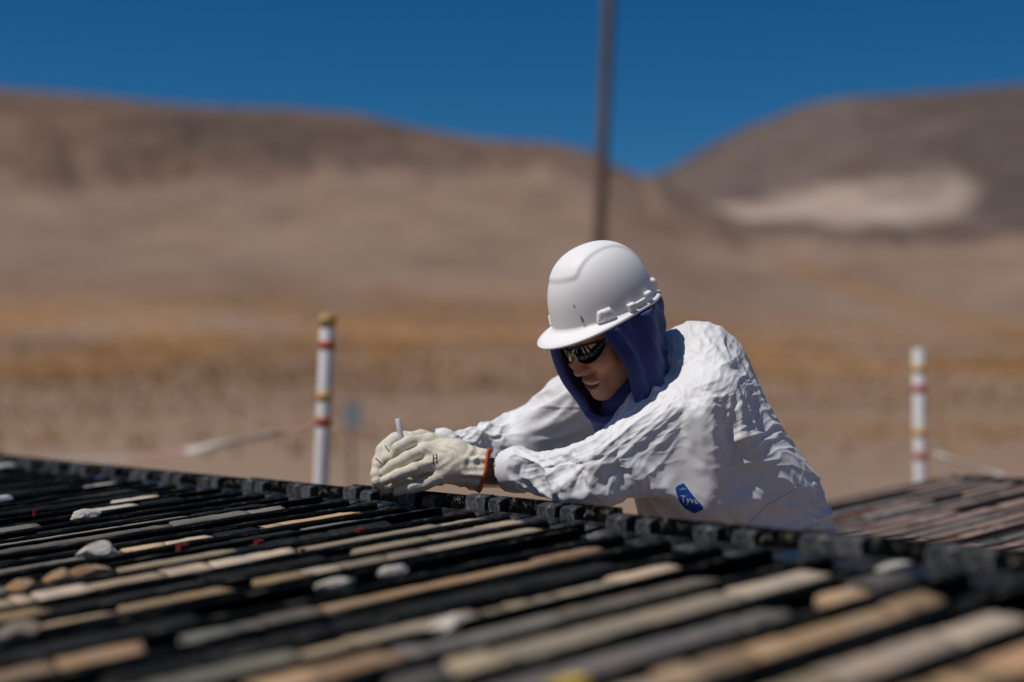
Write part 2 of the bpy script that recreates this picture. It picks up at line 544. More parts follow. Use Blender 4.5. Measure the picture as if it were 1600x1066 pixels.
def tray_parts(pitch, nch, length):
    tw = pitch * nch
    out = []
    base = MB().box(0.003, tw - .003, -length, 0.012, -0.1, -0.078)
    out.append(('base', base.mesh('tray_base'), 'tray', [(0, 0, 0)]))
    rm = ridge_mesh(pitch * .24, -0.0885, -0.018, length, 'tray_ridge')
    out.append(('channel_divider', rm, 'tray', [(pitch * k, 0, 0) for k in range(1, nch)]))
    side = MB()
    side.box(0, 0.011, -length, -0.058, -0.0995, -0.022)
    side.box(-.002, 0.014, -length, -0.06, -0.028, -0.017)
    out.append(('side_wall', side.mesh('tray_side'), 'tray', [(0, 0, 0), (tw - .012, 0, 0)]))
    # end lip: the shelf in front of each end wall, one per channel
    lip = MB().add([(.006, -.062, -.0325), (pitch - .006, -.062, -.0325), (pitch - .006, 0.004, -.0275), (.006, 0.004, -.0275),
                    (.006, -.062, -.0875), (pitch - .006, -.062, -.0875), (pitch - .006, 0.004, -.0875), (.006, 0.004, -.0875)],
                   [(0,1,2,3), (7,6,5,4), (4,5,1,0), (5,6,2,1), (6,7,3,2), (7,4,0,3)])
    out.append(('end_shelf', lip.mesh('tray_shelf'), 'shelf', [(pitch * k, 0, 0) for k in range(nch)]))
    # far end wall: thick pillars with dark pockets between
    pw = pitch * .58
    def panel(w, hgt):
        b = 0.004
        m = MB()
        m.add([(0, -.004, -.05), (w, -.004, -.05), (w, .002, hgt - b), (0, .002, hgt - b), (b, .006, hgt), (w - b, .006, hgt),
               (b, .028, hgt), (w - b, .028, hgt), (0, .03, hgt - b), (w, .03, hgt - b), (0, .03, -.1), (w, .03, -.1), (0, -.004, -.1), (w, -.004, -.1)],
              [(0,1,3-1,3), (3,2,5,4), (4,5,7,6), (6,7,9,8), (8,9,11,10), (12,13,1,0), (0,3,4,6,8,10,12), (13,11,9,7,5,2,1)])
        return m
    wide, narrow = panel(pitch * .56, 0.0), panel(pitch * .38, -.0015)
    pos_w = [(pitch * (2 * k) + .01, 0, 0) for k in range((nch + 1) // 2)]
    pos_n = [(pitch * (2 * k) + .01 + pitch * .68, 0, 0) for k in range(nch // 2)]
    out.append(('end_panel', wide.mesh('tray_panel_wide'), 'worn', pos_w))
    out.append(('end_panel', narrow.mesh('tray_panel_narrow'), 'worn', pos_n))
    back = MB()
    back.box(0.0, tw - .002, .0305, .037, -.1, -.0025)
    for k in range(0, nch, 2):           # bent webs inside the pockets
        for q, (u, dy) in enumerate(((1.25, .0), (1.62, .004))):
            x = pitch * (k + u)
            if x > tw - .02: continue
            back.add([(x, .002 + dy, -.05), (x + .008, .004 + dy, -.03), (x + .002, .012, -.018), (x + .012, .03, -.004),
                      (x + .004, .002 + dy, -.05), (x + .012, .004 + dy, -.03), (x + .006, .012, -.018), (x + .016, .03, -.004)],
                     [(0,4,5,1), (1,5,6,2), (2,6,7,3), (3,7,6,5,4,0,1,2)][:3])
    out.append(('end_wall', back.mesh('tray_end_wall'), 'tray', [(0, 0, 0)]))
    near = MB().box(0.0, tw - .002, -length - .014, -length - .002, -.1, -.012)
    out.append(('end_wall', near.mesh('tray_near_wall'), 'tray', [(0, 0, 0)]))
    return out

def place_tray(parts, org, label, group, rot=0.0, dz=0.0, dc=0.0, mats=None):
    t = empty('core_tray')
    jr = random.Random(len(label) * 31 + sum(map(ord, label)))
    fm = frame(org + Cv * dc, dz) @ Matrix.Rotation(rot, 4, 'Z')
    t.matrix_world = fm
    tag(t, label, 'core tray', group)
    for name, me, mk, spots in parts:
        if not me.materials:
            me.materials.append(MT[(mats or {}).get(mk, mk)])
        for s in spots:
            o = bpy.data.objects.new(name, me)
            col.objects.link(o)
            o.parent = t
            o.location = s
            if name == 'end_panel':          # knocked about in use
                o.scale = (jr.uniform(.72, 1.12), 1, 1)
                o.location = (s[0] + jr.uniform(-.004, .008), jr.uniform(-.004, .003), jr.uniform(-.006, .0005))
                o.rotation_euler = (jr.uniform(-.05, .03), jr.uniform(-.04, .04), 0)
    return t, fm

def core_mesh(name, length, r, seed, half=False, rough=0.07):
    """A stick of drill core along +y, axis at z = 0: broken into pieces with jagged breaks between them."""
    rr = random.Random(seed)
    n = 16
    cuts = [0.0]
    while cuts[-1] < length - .05:
        cuts.append(min(length, cuts[-1] + rr.choice((rr.uniform(.03, .1), rr.uniform(.1, .45)))))
    cuts[-1] = length
    v, f, tone = [], [], []
    for a, b in zip(cuts[:-1], cuts[1:]):
        g = rr.uniform(.0002, .0022)
        a2, b2 = a + g, b - g
        m = max(2, int((b2 - a2) / .016))
        s0, s1 = rr.uniform(-.5, .5), rr.uniform(-.5, .5)
        rs, ox, oz = r * rr.uniform(.93, 1.03), rr.uniform(-.002, .002), rr.uniform(-.003, .001)
        q0 = rr.uniform(.62, 1.2); tn = (q0 * rr.uniform(.97, 1.06), q0, q0 * rr.uniform(.88, 1.04))
        base = len(v)
        for i in range(m + 1):
            u = i / m
            y0 = a2 + (b2 - a2) * u
            edge = 1 - (.02 + rr.uniform(0, .04)) * (i == 0 or i == m)
            for k in range(n):
                an = 2 * math.pi * k / n
                q = rs * edge * (1 + rough * 1.5 * noise.noise(Vector((math.cos(an) * 1.6 + seed, y0 * 34, math.sin(an) * 1.6))))
                x, z = q * math.cos(an), q * math.sin(an)
                z = min(z, rs * (.52 + .05 * noise.noise(Vector((x * 60, y0 * 40, seed)))))      # sawn or settled flat side up
                y = y0
                if i == 0: y += s0 * x * .8 + rr.uniform(-.004, .004)
                if i == m: y += s1 * x * .8 + rr.uniform(-.004, .004)
                v.append((x + ox, y, z + oz))
        for i in range(m):
            for k in range(n):
                k2 = (k + 1) % n
                f.append((base+i*n+k, base+(i+1)*n+k, base+(i+1)*n+k2, base+i*n+k2))
        f.append(tuple(base + k for k in range(n)))
        f.append(tuple(base + m*n + k for k in range(n - 1, -1, -1)))
        tone += [tn] * (len(v) - base)
    me = mesh_pd(name, v, f)
    ca = me.color_attributes.new('piece', 'FLOAT_COLOR', 'POINT')
    ca.data.foreach_set('color', np.concatenate([np.array(tone), np.ones((len(tone), 1))], 1).astype(np.float32).ravel())
    return me

def rock_mesh(name, sx, sy, sz, seed):
    bm = bmesh.new()
    bmesh.ops.create_icosphere(bm, subdivisions=3, radius=1)
    rr = random.Random(seed)
    pl = [(Vector((rr.uniform(-1, 1), rr.uniform(-1, 1), rr.uniform(-.6, 1))).normalized(), rr.uniform(.55, .85)) for _ in range(11)]
    for v in bm.verts:
        for nn, d in pl:
            e = v.co.dot(nn) - d
            if e > 0: v.co -= nn * e
        v.co *= 1 + .09 * noise.noise(v.co * 3 + Vector((seed, 0, 0))) + .05 * noise.noise(v.co * 8 + Vector((seed, 3, 0)))
        v.co = Vector((v.co.x * sx, v.co.y * sy, v.co.z * sz))
    me = bpy.data.meshes.new(name)
    bm.to_mesh(me); bm.free()
    ca = me.color_attributes.new('piece', 'FLOAT_COLOR', 'POINT')
    ca.data.foreach_set('color', np.ones(len(me.vertices) * 4, np.float32))
    return me

# --- the front rack: trays side by side; r = position of each tray's left side along the rim line
parts_front = tray_parts(PITCH_C, NCH, TLEN)
left0 = -0.632
edges = [left0 + TW * k for k in range(5)] + [left0 - 0.012 - TW * (k + 1) for k in range(7)]
tray_names = ['black core tray under the gloved hands', 'black core tray just right of the gloved hands', 'black core tray in front of the blue chest badge',
              'blurred black core tray second nearest the lens', 'blurred black core tray nearest the lens at lower right',
              'black core tray just left of the gloves, below the red banded post', 'black core tray second to the left of the gloves', 'black core tray third to the left of the gloves',
              'black core tray fourth to the left of the gloves', 'black core tray fifth to the left of the gloves', 'black core tray sixth to the left of the gloves', 'farthest black core tray at the left picture edge']
short = ['the tray under the gloves', 'the tray right of the gloves', 'the tray before the badge', 'the second nearest tray', 'the nearest tray',
         'the first tray left of the gloves', 'the second tray left of the gloves', 'the third tray left of the gloves', 'the fourth tray left of the gloves',
         'the fifth tray left of the gloves', 'the sixth tray left of the gloves', 'the farthest left tray']
ordn = ['first', 'second', 'third', 'fourth', 'fifth', 'sixth', 'seventh', 'eighth']
trays = []
for i, e in enumerate(edges):
    r2 = random.Random(100 + i)
    dz = (0.0 if i < 5 else -0.012) + r2.uniform(-.005, .004)
    t, fm = place_tray(parts_front, O1 + Rv * e, tray_names[i], 'black core trays on the front rack', r2.uniform(-.01, .01), dz, r2.uniform(-.008, .008) - (.012 if i >= 5 else (0, 0, .02, .045, .085)[i]))
    trays.append((e, fm, i))
fm_inv = {i: fm.inverted() for _, fm, i in trays}

used = {}          # (tray, channel) -> list of (s0, s1)
def tray_hit(px, py, h=-0.02):
    r = ray(px, py); o = Vector((0, 0, CAM_H))
    k = (O1 + Nv * h - o).dot(Nv) / r.dot(Nv)
    q = o + r * k - O1
    return q.dot(Rv), q.dot(Cv)

def locate(rpos):
    for e, fm, i in trays:
        if e <= rpos < e + TW:
            return i, min(NCH - 1, max(0, int((rpos - e) / PITCH_C)))
    return None

core_id = [0]
def add_core(ti, ch, s0, s1, kind, look, r=None, half=False):
    core_id[0] += 1
    sd = core_id[0]
    rr = random.Random(900 + sd)
    r = r or rr.uniform(.027, .031)
    L = s1 - s0
    me = core_mesh('drill_core', L, r, sd, half)
    o = link_mesh('drill_core', me, MT[kind])
    fm = trays[[t[2] for t in trays].index(ti)][1]
    o.matrix_world = fm @ Matrix.Translation((PITCH_C * (ch + .5) + rr.uniform(-.004, .004), s0, -0.0205 - r * .52 + rr.uniform(-.002, .002))) @ Matrix.Rotation(rr.uniform(-.12, .12), 4, 'Y')
    used.setdefault((ti, ch), []).append((s0, s1, kind, look, o))
    return o

segs = [  # seen in the photo: start px, end px, material, look
    (416, 821, 543, 796, 'tan', 'tan'), (500, 828, 622, 800, 'grey', 'grey'), (500, 863, 745, 808, 'buff', 'buff'), (560, 858, 811, 812, 'buff', 'pale buff'),
    (500, 903, 846, 826, 'buff', 'pale buff'), (520, 937, 955, 850, 'tan', 'tan'), (560, 962, 985, 872, 'dark', 'charcoal'),
    (773, 945, 997, 899, 'buff', 'pale buff'), (500, 1004, 765, 948, 'buff', 'buff'),
    (700, 1020, 1299, 888, 'buff', 'pale buff'), (657, 1050, 1267, 930, 'grey', 'grey'), (1285, 923, 1348, 910, 'tan', 'tan'),
    (1040, 1038, 1495, 926, 'tan', 'pale tan'), (1197, 1045, 1600, 937, 'buff', 'buff'), (1372, 1066, 1640, 980, 'tan', 'orange tan'),
    (134, 792, 205, 779, 'white', 'chalky white'), (207, 778, 268, 767, 'white', 'chalky white'), (199, 890, 340, 857, 'buff', 'pale buff'), (203, 857, 315, 832, 'buff', 'buff'),
    (90, 984, 203, 962, 'buff', 'buff'), (208, 960, 384, 926, 'tan', 'brownish tan'), (420, 915, 490, 900, 'tan', 'tan'),
    (0, 1049, 250, 995, 'tan', 'brownish'), (255, 993, 300, 983, 'tan', 'orange tan'), (305, 982, 515, 938, 'grey', 'mottled grey'),
    (155, 1064, 560, 985, 'grey', 'pale grey'), (450, 1066, 690, 1020, 'tan', 'orange tan'),
    (0, 872, 255, 818, 'grey', 'grey'), (262, 816, 431, 780, 'dark', 'charcoal'), (120, 752, 173, 745, 'white', 'chalky white'),
    (0, 823, 60, 812, 'grey', 'pale grey'), (330, 800, 420, 781, 'dark', 'charcoal'), 
]
for x0, y0, x1, y1, kind, look in segs:
    r0, s0 = tray_hit(x0, y0); r1, s1 = tray_hit(x1, y1)
    rm = (r0 + r1) / 2
    lc = locate(rm)
    if not lc: continue
    s0, s1 = max(s0, -TLEN + .02), min(s1, -.075)
    key = lc
    clash = [u for u in used.get(key, []) if u[0] < s1 - .01 and u[1] > s0 + .01]
    if clash:                                   # shorten to what is free
        for u in clash:
            if u[0] <= s0: s0 = max(s0, u[1] + .012)
            else: s1 = min(s1, u[0] - .012)
    if s1 - s0 < .05: continue
    add_core(lc[0], lc[1], s0, s1, kind, look)

# fill what the photo leaves dim: dark and dull core, some channels empty
for e, fm, i in trays:
    for ch in range(NCH):
        rr = random.Random(500 + i * 10 + ch)
        cur = sorted([(u[0], u[1]) for u in used.get((i, ch), [])])
        gaps, p = [], -TLEN + .03
        for a, b in cur:
            gaps.append((p, a - .012)); p = b + .012
        gaps.append((p, -.085 - rr.uniform(0, .12)))
        bright = any(u[2] in ('buff', 'tan', 'grey') for u in used.get((i, ch), [])) and i < 5
        for a, b in gaps:
            while b - a > .06:
                L = min(b - a, rr.uniform(.18, .8) if not bright else rr.uniform(.25, .8))
                q = rr.random()
                if bright:
                    kind = ('buff' if q < .3 else 'tan' if q < .52 else 'grey' if q < .78 else 'dark' if q < .95 else None)
                elif i >= 5:
                    kind = 'dark' if q < .5 else ('grey' if q < .56 else None)
                else:
                    kind = 'dark' if q < .45 else ('grey' if q < .6 else None)
                if kind:
                    add_core(i, ch, a, a + L - .006, kind, {'dark': 'charcoal', 'grey': 'dull grey', 'buff': 'buff', 'tan': 'brownish tan'}[kind], r=rr.uniform(.022, .027) if not bright else None)
                a += L + .006

# labels say tray, channel and place along it
for (ti, ch), lst in used.items():
    lst.sort(key=lambda u: -u[1])
    for n, (s0, s1, kind, look, o) in enumerate(lst):
        size = 'short' if s1 - s0 < .25 else ('long' if s1 - s0 > .6 else 'medium')
        where = '' if len(lst) == 1 else (', at rim' if n == 0 else ', %s from rim' % ordn[min(n, 7)])
        tag(o, '%s %s drill core, %s channel, %s%s' % (size, look, ordn[ch], short[ti].replace('the ', '', 1), where), 'drill core', 'drill cores in the front trays')

# loose rocks, marker blocks and flags lying on the trays
def on_tray(px, py, h=-.03):
    r, s = tray_hit(px, py, h)
    return O1 + Rv * r + Cv * s + Nv * h, r, s

def put_rock(px, py, w, l, hgt, kind, label, seed, name='rock_fragment'):
    p, r, s = on_tray(px, py, -.016)
    me = rock_mesh(name, w * .62, l * .8, hgt * .55, seed)
    o = link_mesh(name, me, MT[kind], smooth=False)
    m = frame(p, 0) @ Matrix.Rotation(random.Random(seed).uniform(-.4, .4), 4, 'Z')
    o.matrix_world = m
    return tag(o, label, 'rock', 'loose rocks on the trays')

put_rock(150, 862, .035, .05, .036, 'white', 'bright white rock fragment resting across the left tray channels', 3)
put_rock(130, 804, .03, .05, .026, 'white', 'small bluish white rock beside the chalky white core', 4)
put_rock(30, 988, .035, .045, .032, 'buff', 'pale buff rock at the lower left picture edge', 5)
put_rock(36, 917, .03, .04, .026, 'tan', 'small tan rock left of the orange rock chunks', 6)
put_rock(90, 904, .03, .045, .028, 'tan', 'tan rock chunk, first of an orange pair at left', 7)
put_rock(140, 894, .03, .045, .028, 'tan', 'tan rock chunk, second of an orange pair at left', 8)
put_rock(700, 978, .028, .055, .022, 'white', 'bluish white chunk lying in front of the middle cores', 10)
put_rock(615, 893, .026, .045, .022, 'white', 'greyish white chunk lying below the long buff cores', 11)
put_rock(525, 912, .026, .045, .024, 'white', 'off white chunk beside the greyish white one, further left', 12)
put_rock(1395, 886, .024, .045, .012, 'white', 'low white lump standing in for a blurred highlight by the near tray rim', 16)  # white shape added to paint a blurred highlight, no separate stone

def put_block(px, py, kind, label, name='marker_block', sz=(.02, .028, .014)):
    p, r, s = on_tray(px, py, -.02)
    o = MB()
    a, b, c = (q * .55 for q in sz)
    o.add([(-a, -b, -c), (a, -b, -c), (a, b, -c), (-a, b, -c), (-a * .8, -b * .86, c), (a * .8, -b * .86, c), (a * .8, b * .86, c), (-a * .8, b * .86, c)],
          [(0,3,2,1), (4,5,6,7), (0,1,5,4), (1,2,6,5), (2,3,7,6), (3,0,4,7)])
    o.tube([(0, -b * .5, c * .9), (0, -b * .5, c * 1.25)], a * .3, 8)
    ob = o.build(name, MT[kind])
    ob.matrix_world = frame(p, 0) @ Matrix.Rotation(.2, 4, 'Z')
    return tag(ob, label, 'marker block', 'marker blocks in the trays')
put_block(55, 802, 'red', 'small red marker block beside the left grey core', sz=(.008, .008, .012))
put_block(286, 856, 'red', 'red marker block between two buff cores at left', sz=(.014, .022, .012))
put_block(405, 849, 'red', 'red marker block left of the tan core', sz=(.012, .016, .01))
put_block(562, 832, 'red', 'red marker block in front of the gloves', sz=(.014, .018, .012))
put_block(890, 1078, 'yellow', 'yellow marker block at the bottom picture edge', sz=(.03, .045, .018))
put_block(0, 779, 'pvc', 'white marker block at the left picture edge', sz=(.03, .05, .008))
put_block(8, 727, 'pvc', 'flat white marker block near the far left rim', sz=(.03, .05, .006))

# rack that carries the trays
def rack(name, org, r0, r1, label, s0=-1.35, s1=-.12):
    t = empty(name)
    t.matrix_world = frame(org, -.1)
    tag(t, label, 'rack')
    for s in (s0, s1):
        b = MB().box(r0, r1, s - .03, s + .03, -.064, -.004)
        o = b.build('rail', MT['steel']); o.parent = t
    inv = t.matrix_world.inverted()
    n = max(2, int((r1 - r0) / 1.5) + 1)
    for k in range(n):
        for s in (s0, s1):
            x = r0 + .05 + (r1 - r0 - .1) * k / (n - 1)
            top = t.matrix_world @ Vector((x, s, -.066))
            gz = -0.02
            leg = MB()
            leg.tube([top, (top.x, top.y, gz)], .028, 10)
            leg.v = [tuple(inv @ Vector(v)) for v in leg.v]
            o = leg.build('leg', MT['steel']); o.parent = t
    return t
rack('tray_rack', O1, edges[-1], edges[4] + TW, 'steel rack holding the long row of black core trays')

# --- the second rack, behind the worker on the right
O2 = P(1508, 738, 5.2) + Nv * .026
MT['tray_brown'] = mat_plain('dusty_brown_tray', (0.05, 0.036, 0.034), 0.7, 0.2, vary=0.5, scale=12)
P2, N2, L2 = 0.066, 6, 1.5
parts_back = [q for q in tray_parts(P2, N2, L2) if q[0] != 'end_panel' and 'end_wall' not in q[1].name]
parts_back.append(('end_wall', MB().box(0, P2 * N2 - .002, .006, .014, -.1, -.03).mesh('rear_tray_end_wall'), 'tray', [(0, 0, 0)]))
TW2 = P2 * N2 + .01
for i in range(8):
    r2 = random.Random(300 + i)
    t, fm = place_tray(parts_back, O2 + Rv * (TW2 * i), '%s dusty brown core tray from the far corner, right of the worker' % ordn[i].replace('first', 'farthest').capitalize().lower(),
                       'brown core trays on the rear rack', r2.uniform(-.006, .006), r2.uniform(-.006, .002) - (.0 if i % 2 else .004), r2.uniform(-.01, .01), {'tray': 'tray_brown', 'worn': 'tray_brown', 'shelf': 'tray_brown'})
    for ch in range(N2):
        p, lst = -L2 + .03, []
        end = -.06 - r2.uniform(0, .12)
        while end - p > .1:
            L = min(end - p, r2.uniform(.12, .75))
            q = r2.random()
            kind = 'pink' if q < .58 else ('grey' if q < .84 else ('rust' if q < .92 else ('tan' if q < .94 else None)))
            if kind:
                core_id[0] += 1
                r = r2.uniform(.021, .027)
                o = link_mesh('drill_core', core_mesh('drill_core', L - .008, r, core_id[0]), MT[kind])
                o.matrix_world = fm @ Matrix.Translation((P2 * (ch + .5), p, -.018 - r * .52))
                lst.append((L, {'pink': 'pinkish grey', 'grey': 'grey', 'rust': 'rusty brown', 'tan': 'tan'}[kind], o))
            p += L
        for n, (L, look, o) in enumerate(reversed(lst)):
            tag(o, '%s %s drill core, %s channel of %s rear tray, %s from its corner' % ('short' if L < .3 else 'long', look, ordn[ch], ordn[i], ordn[n]), 'drill core', 'drill cores in the rear trays')
rack('tray_rack', O2, 0, TW2 * 8, 'steel rack holding the dusty brown core trays behind')

# ------------------------------------------------------------------ posts, tape, sign, pole
def banded_post(px_top, py_top, px_bot, py_bot, depth, width_px, bands, cap, label):
    top, low = P(px_top, py_top, depth), P(px_bot, py_bot, depth)
    ax = (top - low).normalized()
    k = (low.z + .05) / ax.z
    base = low - ax * k
    r = width_px / 2 / F_PX * depth
    t = empty('marker_post', base)
    tag(t, label, 'post', 'banded marker posts')
    Lt = (top - base).length
    MB().tube([base, base + ax * (Lt * .5), top - ax * .006, top], [r, r, r, r * .9], 20).build('pole', MT['pvc'], t, True)
    s = depth / F_PX
    for y0, y1, mk in bands:
        a, b = top - ax * ((y1 - py_top) * s), top - ax * ((y0 - py_top) * s)
        MB().tube([a, b], r * 1.04, 20).build('band', MT[mk], t, True)
    if cap:
        MB().tube([top - ax * cap * s, top, top + ax * .004], [r * 1.12, r * 1.12, r * .95], 20).build('cap', MT['band_yellow'], t, True)
    foot = MB().tube([base, base + ax * .04], [r * 2.6, r * 2.4], 16)
    foot.build('foot', MT['steel'], t)
    return base, ax, Lt
banded_post(513, 494, 502, 745, 5.3, 23.5, [(533, 547, 'band_red'), (611, 628, 'band_yellow'), (652, 667, 'band_red')], 17, 'white post with red and yellow bands and yellow cap, left of the worker')
banded_post(1436, 546, 1439, 757, 6.9, 20.5, [(569, 583, 'band_yellow'), (602, 614, 'band_red'), (669, 682, 'band_yellow'), (707, 718, 'band_red')], 0, 'white post with red and yellow bands behind the rear rack, right')

def tape(pts, w, label, parts):
    """A sagging ribbon of barrier tape; parts = [(u0, u1, material)]."""
    pts = [Vector(p) for p in pts]
    t = empty('barrier_tape', pts[0])
    tag(t, label, 'tape', 'barrier tape')
    n = 40
    def at(u):
        x = u * (len(pts) - 1); i = min(int(x), len(pts) - 2); q = x - i
        return pts[i].lerp(pts[i + 1], q)
    for u0, u1, mk in parts:
        v, f = [], []
        for k in range(n + 1):
            u = u0 + (u1 - u0) * k / n
            c = at(u)
            a = .9 * math.sin(u * 9 + 1)
            wx = u * (len(pts) - 1); wi = min(int(wx), len(pts) - 2)
            up = Vector((0, math.sin(a), math.cos(a))) * (w[wi] + (w[wi + 1] - w[wi]) * (wx - wi)) / 2
            th = Vector((0, math.cos(a), -math.sin(a))) * .0006
            v += [c - up - th, c + up - th, c + up + th, c - up + th]
        for k in range(n):
            for q in range(4):
                f.append((k*4+q, k*4+(q+1)%4, k*4+4+(q+1)%4, k*4+4+q))
        f += [(3, 2, 1, 0), (n*4, n*4+1, n*4+2, n*4+3)]
        obj_pd('tape_stripe', v, f, MT[mk], t, True)
tape([P(505, 658, 5.33), P(460, 669, 5.6), P(415, 680, 6.0), P(360, 692, 6.6), P(300, 704, 7.4), P(180, 716, 9), P(20, 722, 12)],
     [.006, .008, .04, .045, .035, .01, .01], 'sagging white and red barrier tape tied to the left post', [(0, .3, 'tape_red'), (.3, .68, 'tape_white'), (.68, .8, 'tape_red'), (.8, 1, 'tape_white')])
tape([P(1438, 700, 6.95), P(1470, 712, 6.8), P(1540, 738, 6.6), P(1600, 750, 6.5), P(1750, 740, 6.5)],
     [.006, .02, .024, .012, .012], 'white and red barrier tape tied to the right post', [(0, .2, 'tape_red'), (.2, .62, 'tape_white'), (.62, 1, 'tape_red')])
tape([P(512, 656, 5.33), P(640, 690, 6.4), P(800, 715, 7.5), P(1000, 730, 9), P(1300, 715, 8.5), P(1434, 700, 6.95)],
     [.003, .006, .006, .006, .006, .003], 'thin twisted barrier tape strung between the two posts behind the worker', [(0, .4, 'tape_white'), (.4, .75, 'tape_white'), (.75, 1, 'tape_red')])

def small_sign():
    d = 16.0
    b = P(549, 740, d); b.z = near_height(np.array([b.x]), np.array([b.y]))[0] - .05
    t = empty('sign_board', b)
    tag(t, 'small blurred grey blue sign on thin stake right of left post', 'sign')
    c = P(551, 650, d)
    MB().tube([b, (b.x, b.y, c.z + .1)], .02, 10).build('stake', MT['wood'], t)
    s = d / F_PX
    MB().box(c.x - 14 * s, c.x + 14 * s, c.y - .03, c.y - .022, c.z - 21 * s, c.z + 21 * s).build('board', MT['sign'], t)
small_sign()

def big_pole():
    d = 21.0
    top, low = P(954, -60, d), P(936, 370, d)
    ax = (top - low).normalized()
    base = low - ax * ((low.z + .3) / ax.z)
    t = empty('utility_pole', base)
    tag(t, 'tall leaning brown wooden pole rising behind the worker', 'pole')
    s = d / F_PX
    Lt = (top - base).length + 1.5
    pts = [base + ax * (Lt * k / 14) for k in range(15)]
    rad = [(11.0 - 3.0 * k / 14) * s for k in range(15)]
    MB().tube(pts, rad, 20).build('shaft', MT['wood'], t, True)
    tp = base + ax * Lt
    MB().tube([tp - ax * .05, tp + ax * .02], [rad[-1] * 1.15, rad[-1] * 1.05], 16).build('cap', MT['steel'], t)
    for q in (.9, .95):
        pb = base + ax * (Lt * q)
        MB().tube([pb - ax * .03, pb + ax * .03], rad[-1] * 1.12, 16).build('collar', MT['steel'], t)
big_pole()
# ------------------------------------------------------------------ the worker
def sdf_mesh(name, fn, lo, hi, res, mat=None, parent=None, smooth_iters=2, link=True):
    """Surface-nets mesh of fn(X, Y, Z) < 0 inside the box lo..hi."""
    lo, hi = np.array(lo), np.array(hi)
    n = np.ceil((hi - lo) / res).astype(int) + 1
    ax = [lo[i] + res * np.arange(n[i]) for i in range(3)]
    X, Y, Z = np.meshgrid(*ax, indexing='ij')
    V = fn(X.astype(np.float32), Y.astype(np.float32), Z.astype(np.float32)).astype(np.float32)
    S = V < 0
    c = np.stack([V[i:n[0]-1+i, j:n[1]-1+j, k:n[2]-1+k] for i in (0, 1) for j in (0, 1) for k in (0, 1)], -1)
    cs = c < 0
    act = cs.any(-1) & ~cs.all(-1)
    idx = np.full(act.shape, -1, int)
    idx[act] = np.arange(act.sum())
    ca = c[act]
    corners = np.array([(i, j, k) for i in (0, 1) for j in (0, 1) for k in (0, 1)], float)
    acc = np.zeros((len(ca), 3)); cnt = np.zeros(len(ca))
    for a in range(8):
        for b in range(a + 1, 8):
            if np.abs(corners[a] - corners[b]).sum() != 1: continue
            va, vb = ca[:, a], ca[:, b]
            m = (va < 0) != (vb < 0)
            t = va[m] / (va[m] - vb[m])
            acc[m] += corners[a] + (corners[b] - corners[a]) * t[:, None]
            cnt[m] += 1
    pos = acc / cnt[:, None] + np.argwhere(act)
    pos = lo + pos * res
    faces = []
    for axis in range(3):
        o1, o2 = [(1, 2), (2, 0), (0, 1)][axis]
        sl0 = [slice(None)] * 3; sl1 = [slice(None)] * 3
        sl0[axis] = slice(0, -1); sl1[axis] = slice(1, None)
        ch = S[tuple(sl0)] != S[tuple(sl1)]
        e = np.argwhere(ch)
        ok = (e[:, o1] > 0) & (e[:, o2] > 0) & (e[:, o1] < n[o1] - 1) & (e[:, o2] < n[o2] - 1)
        e = e[ok]
        u = np.zeros(3, int); u[o1] = 1
        w = np.zeros(3, int); w[o2] = 1
        g = lambda q: idx[q[:, 0], q[:, 1], q[:, 2]]
        quad = np.stack([g(e - u - w), g(e - w), g(e), g(e - u)], -1)
        inside = S[e[:, 0], e[:, 1], e[:, 2]]
        quad[~inside] = quad[~inside][:, ::-1]
        faces.append(quad)
    faces = np.concatenate(faces)
    faces = faces[(faces >= 0).all(1)]
    # light smoothing keeps the surface free of grid steps
    for _ in range(smooth_iters):
        s = np.zeros_like(pos); k = np.zeros(len(pos))
        for a, b in ((0, 1), (1, 2), (2, 3), (3, 0)):
            np.add.at(s, faces[:, a], pos[faces[:, b]]); np.add.at(k, faces[:, a], 1)
        pos = pos * .5 + s / np.maximum(k, 1)[:, None] * .5
    me = bpy.data.meshes.new(name)
    me.vertices.add(len(pos)); me.vertices.foreach_set('co', pos.ravel())
    me.loops.add(faces.size); me.loops.foreach_set('vertex_index', faces.ravel())
    me.polygons.add(len(faces)); me.polygons.foreach_set('loop_start', np.arange(0, faces.size, 4)); me.polygons.foreach_set('loop_total', np.full(len(faces), 4))
    me.update(calc_edges=True)
    if not link: return me
    return link_mesh(name, me, mat, parent)

def smin(a, b, k):
    h = np.clip(.5 + .5 * (b - a) / k, 0, 1)
    return b + (a - b) * h - k * h * (1 - h)
def smax(a, b, k):
    return -smin(-a, -b, k)
def cone(X, Y, Z, a, b, ra, rb):
    """Distance to a rounded cone from a to b."""
    a, b = np.array(a), np.array(b)
    d = b - a
    px, py, pz = X - a[0], Y - a[1], Z - a[2]
    t = np.clip((px * d[0] + py * d[1] + pz * d[2]) / max(1e-9, d @ d), 0, 1)
    return np.sqrt((px - t*d[0])**2 + (py - t*d[1])**2 + (pz - t*d[2])**2) - (ra + (rb - ra) * t)
def ell(X, Y, Z, c, r, B=None):
    """Approximate distance to an ellipsoid with semi-axes r along the columns of B."""
    c = np.array(c)
    q = [X - c[0], Y - c[1], Z - c[2]]
    if B is not None:
        q = [q[0]*B[0][i] + q[1]*B[1][i] + q[2]*B[2][i] for i in range(3)]
    k0 = np.sqrt((q[0]/r[0])**2 + (q[1]/r[1])**2 + (q[2]/r[2])**2)
    k1 = np.sqrt((q[0]/r[0]**2)**2 + (q[1]/r[1]**2)**2 + (q[2]/r[2]**2)**2)
    return k0 * (k0 - 1) / np.maximum(k1, 1e-6)
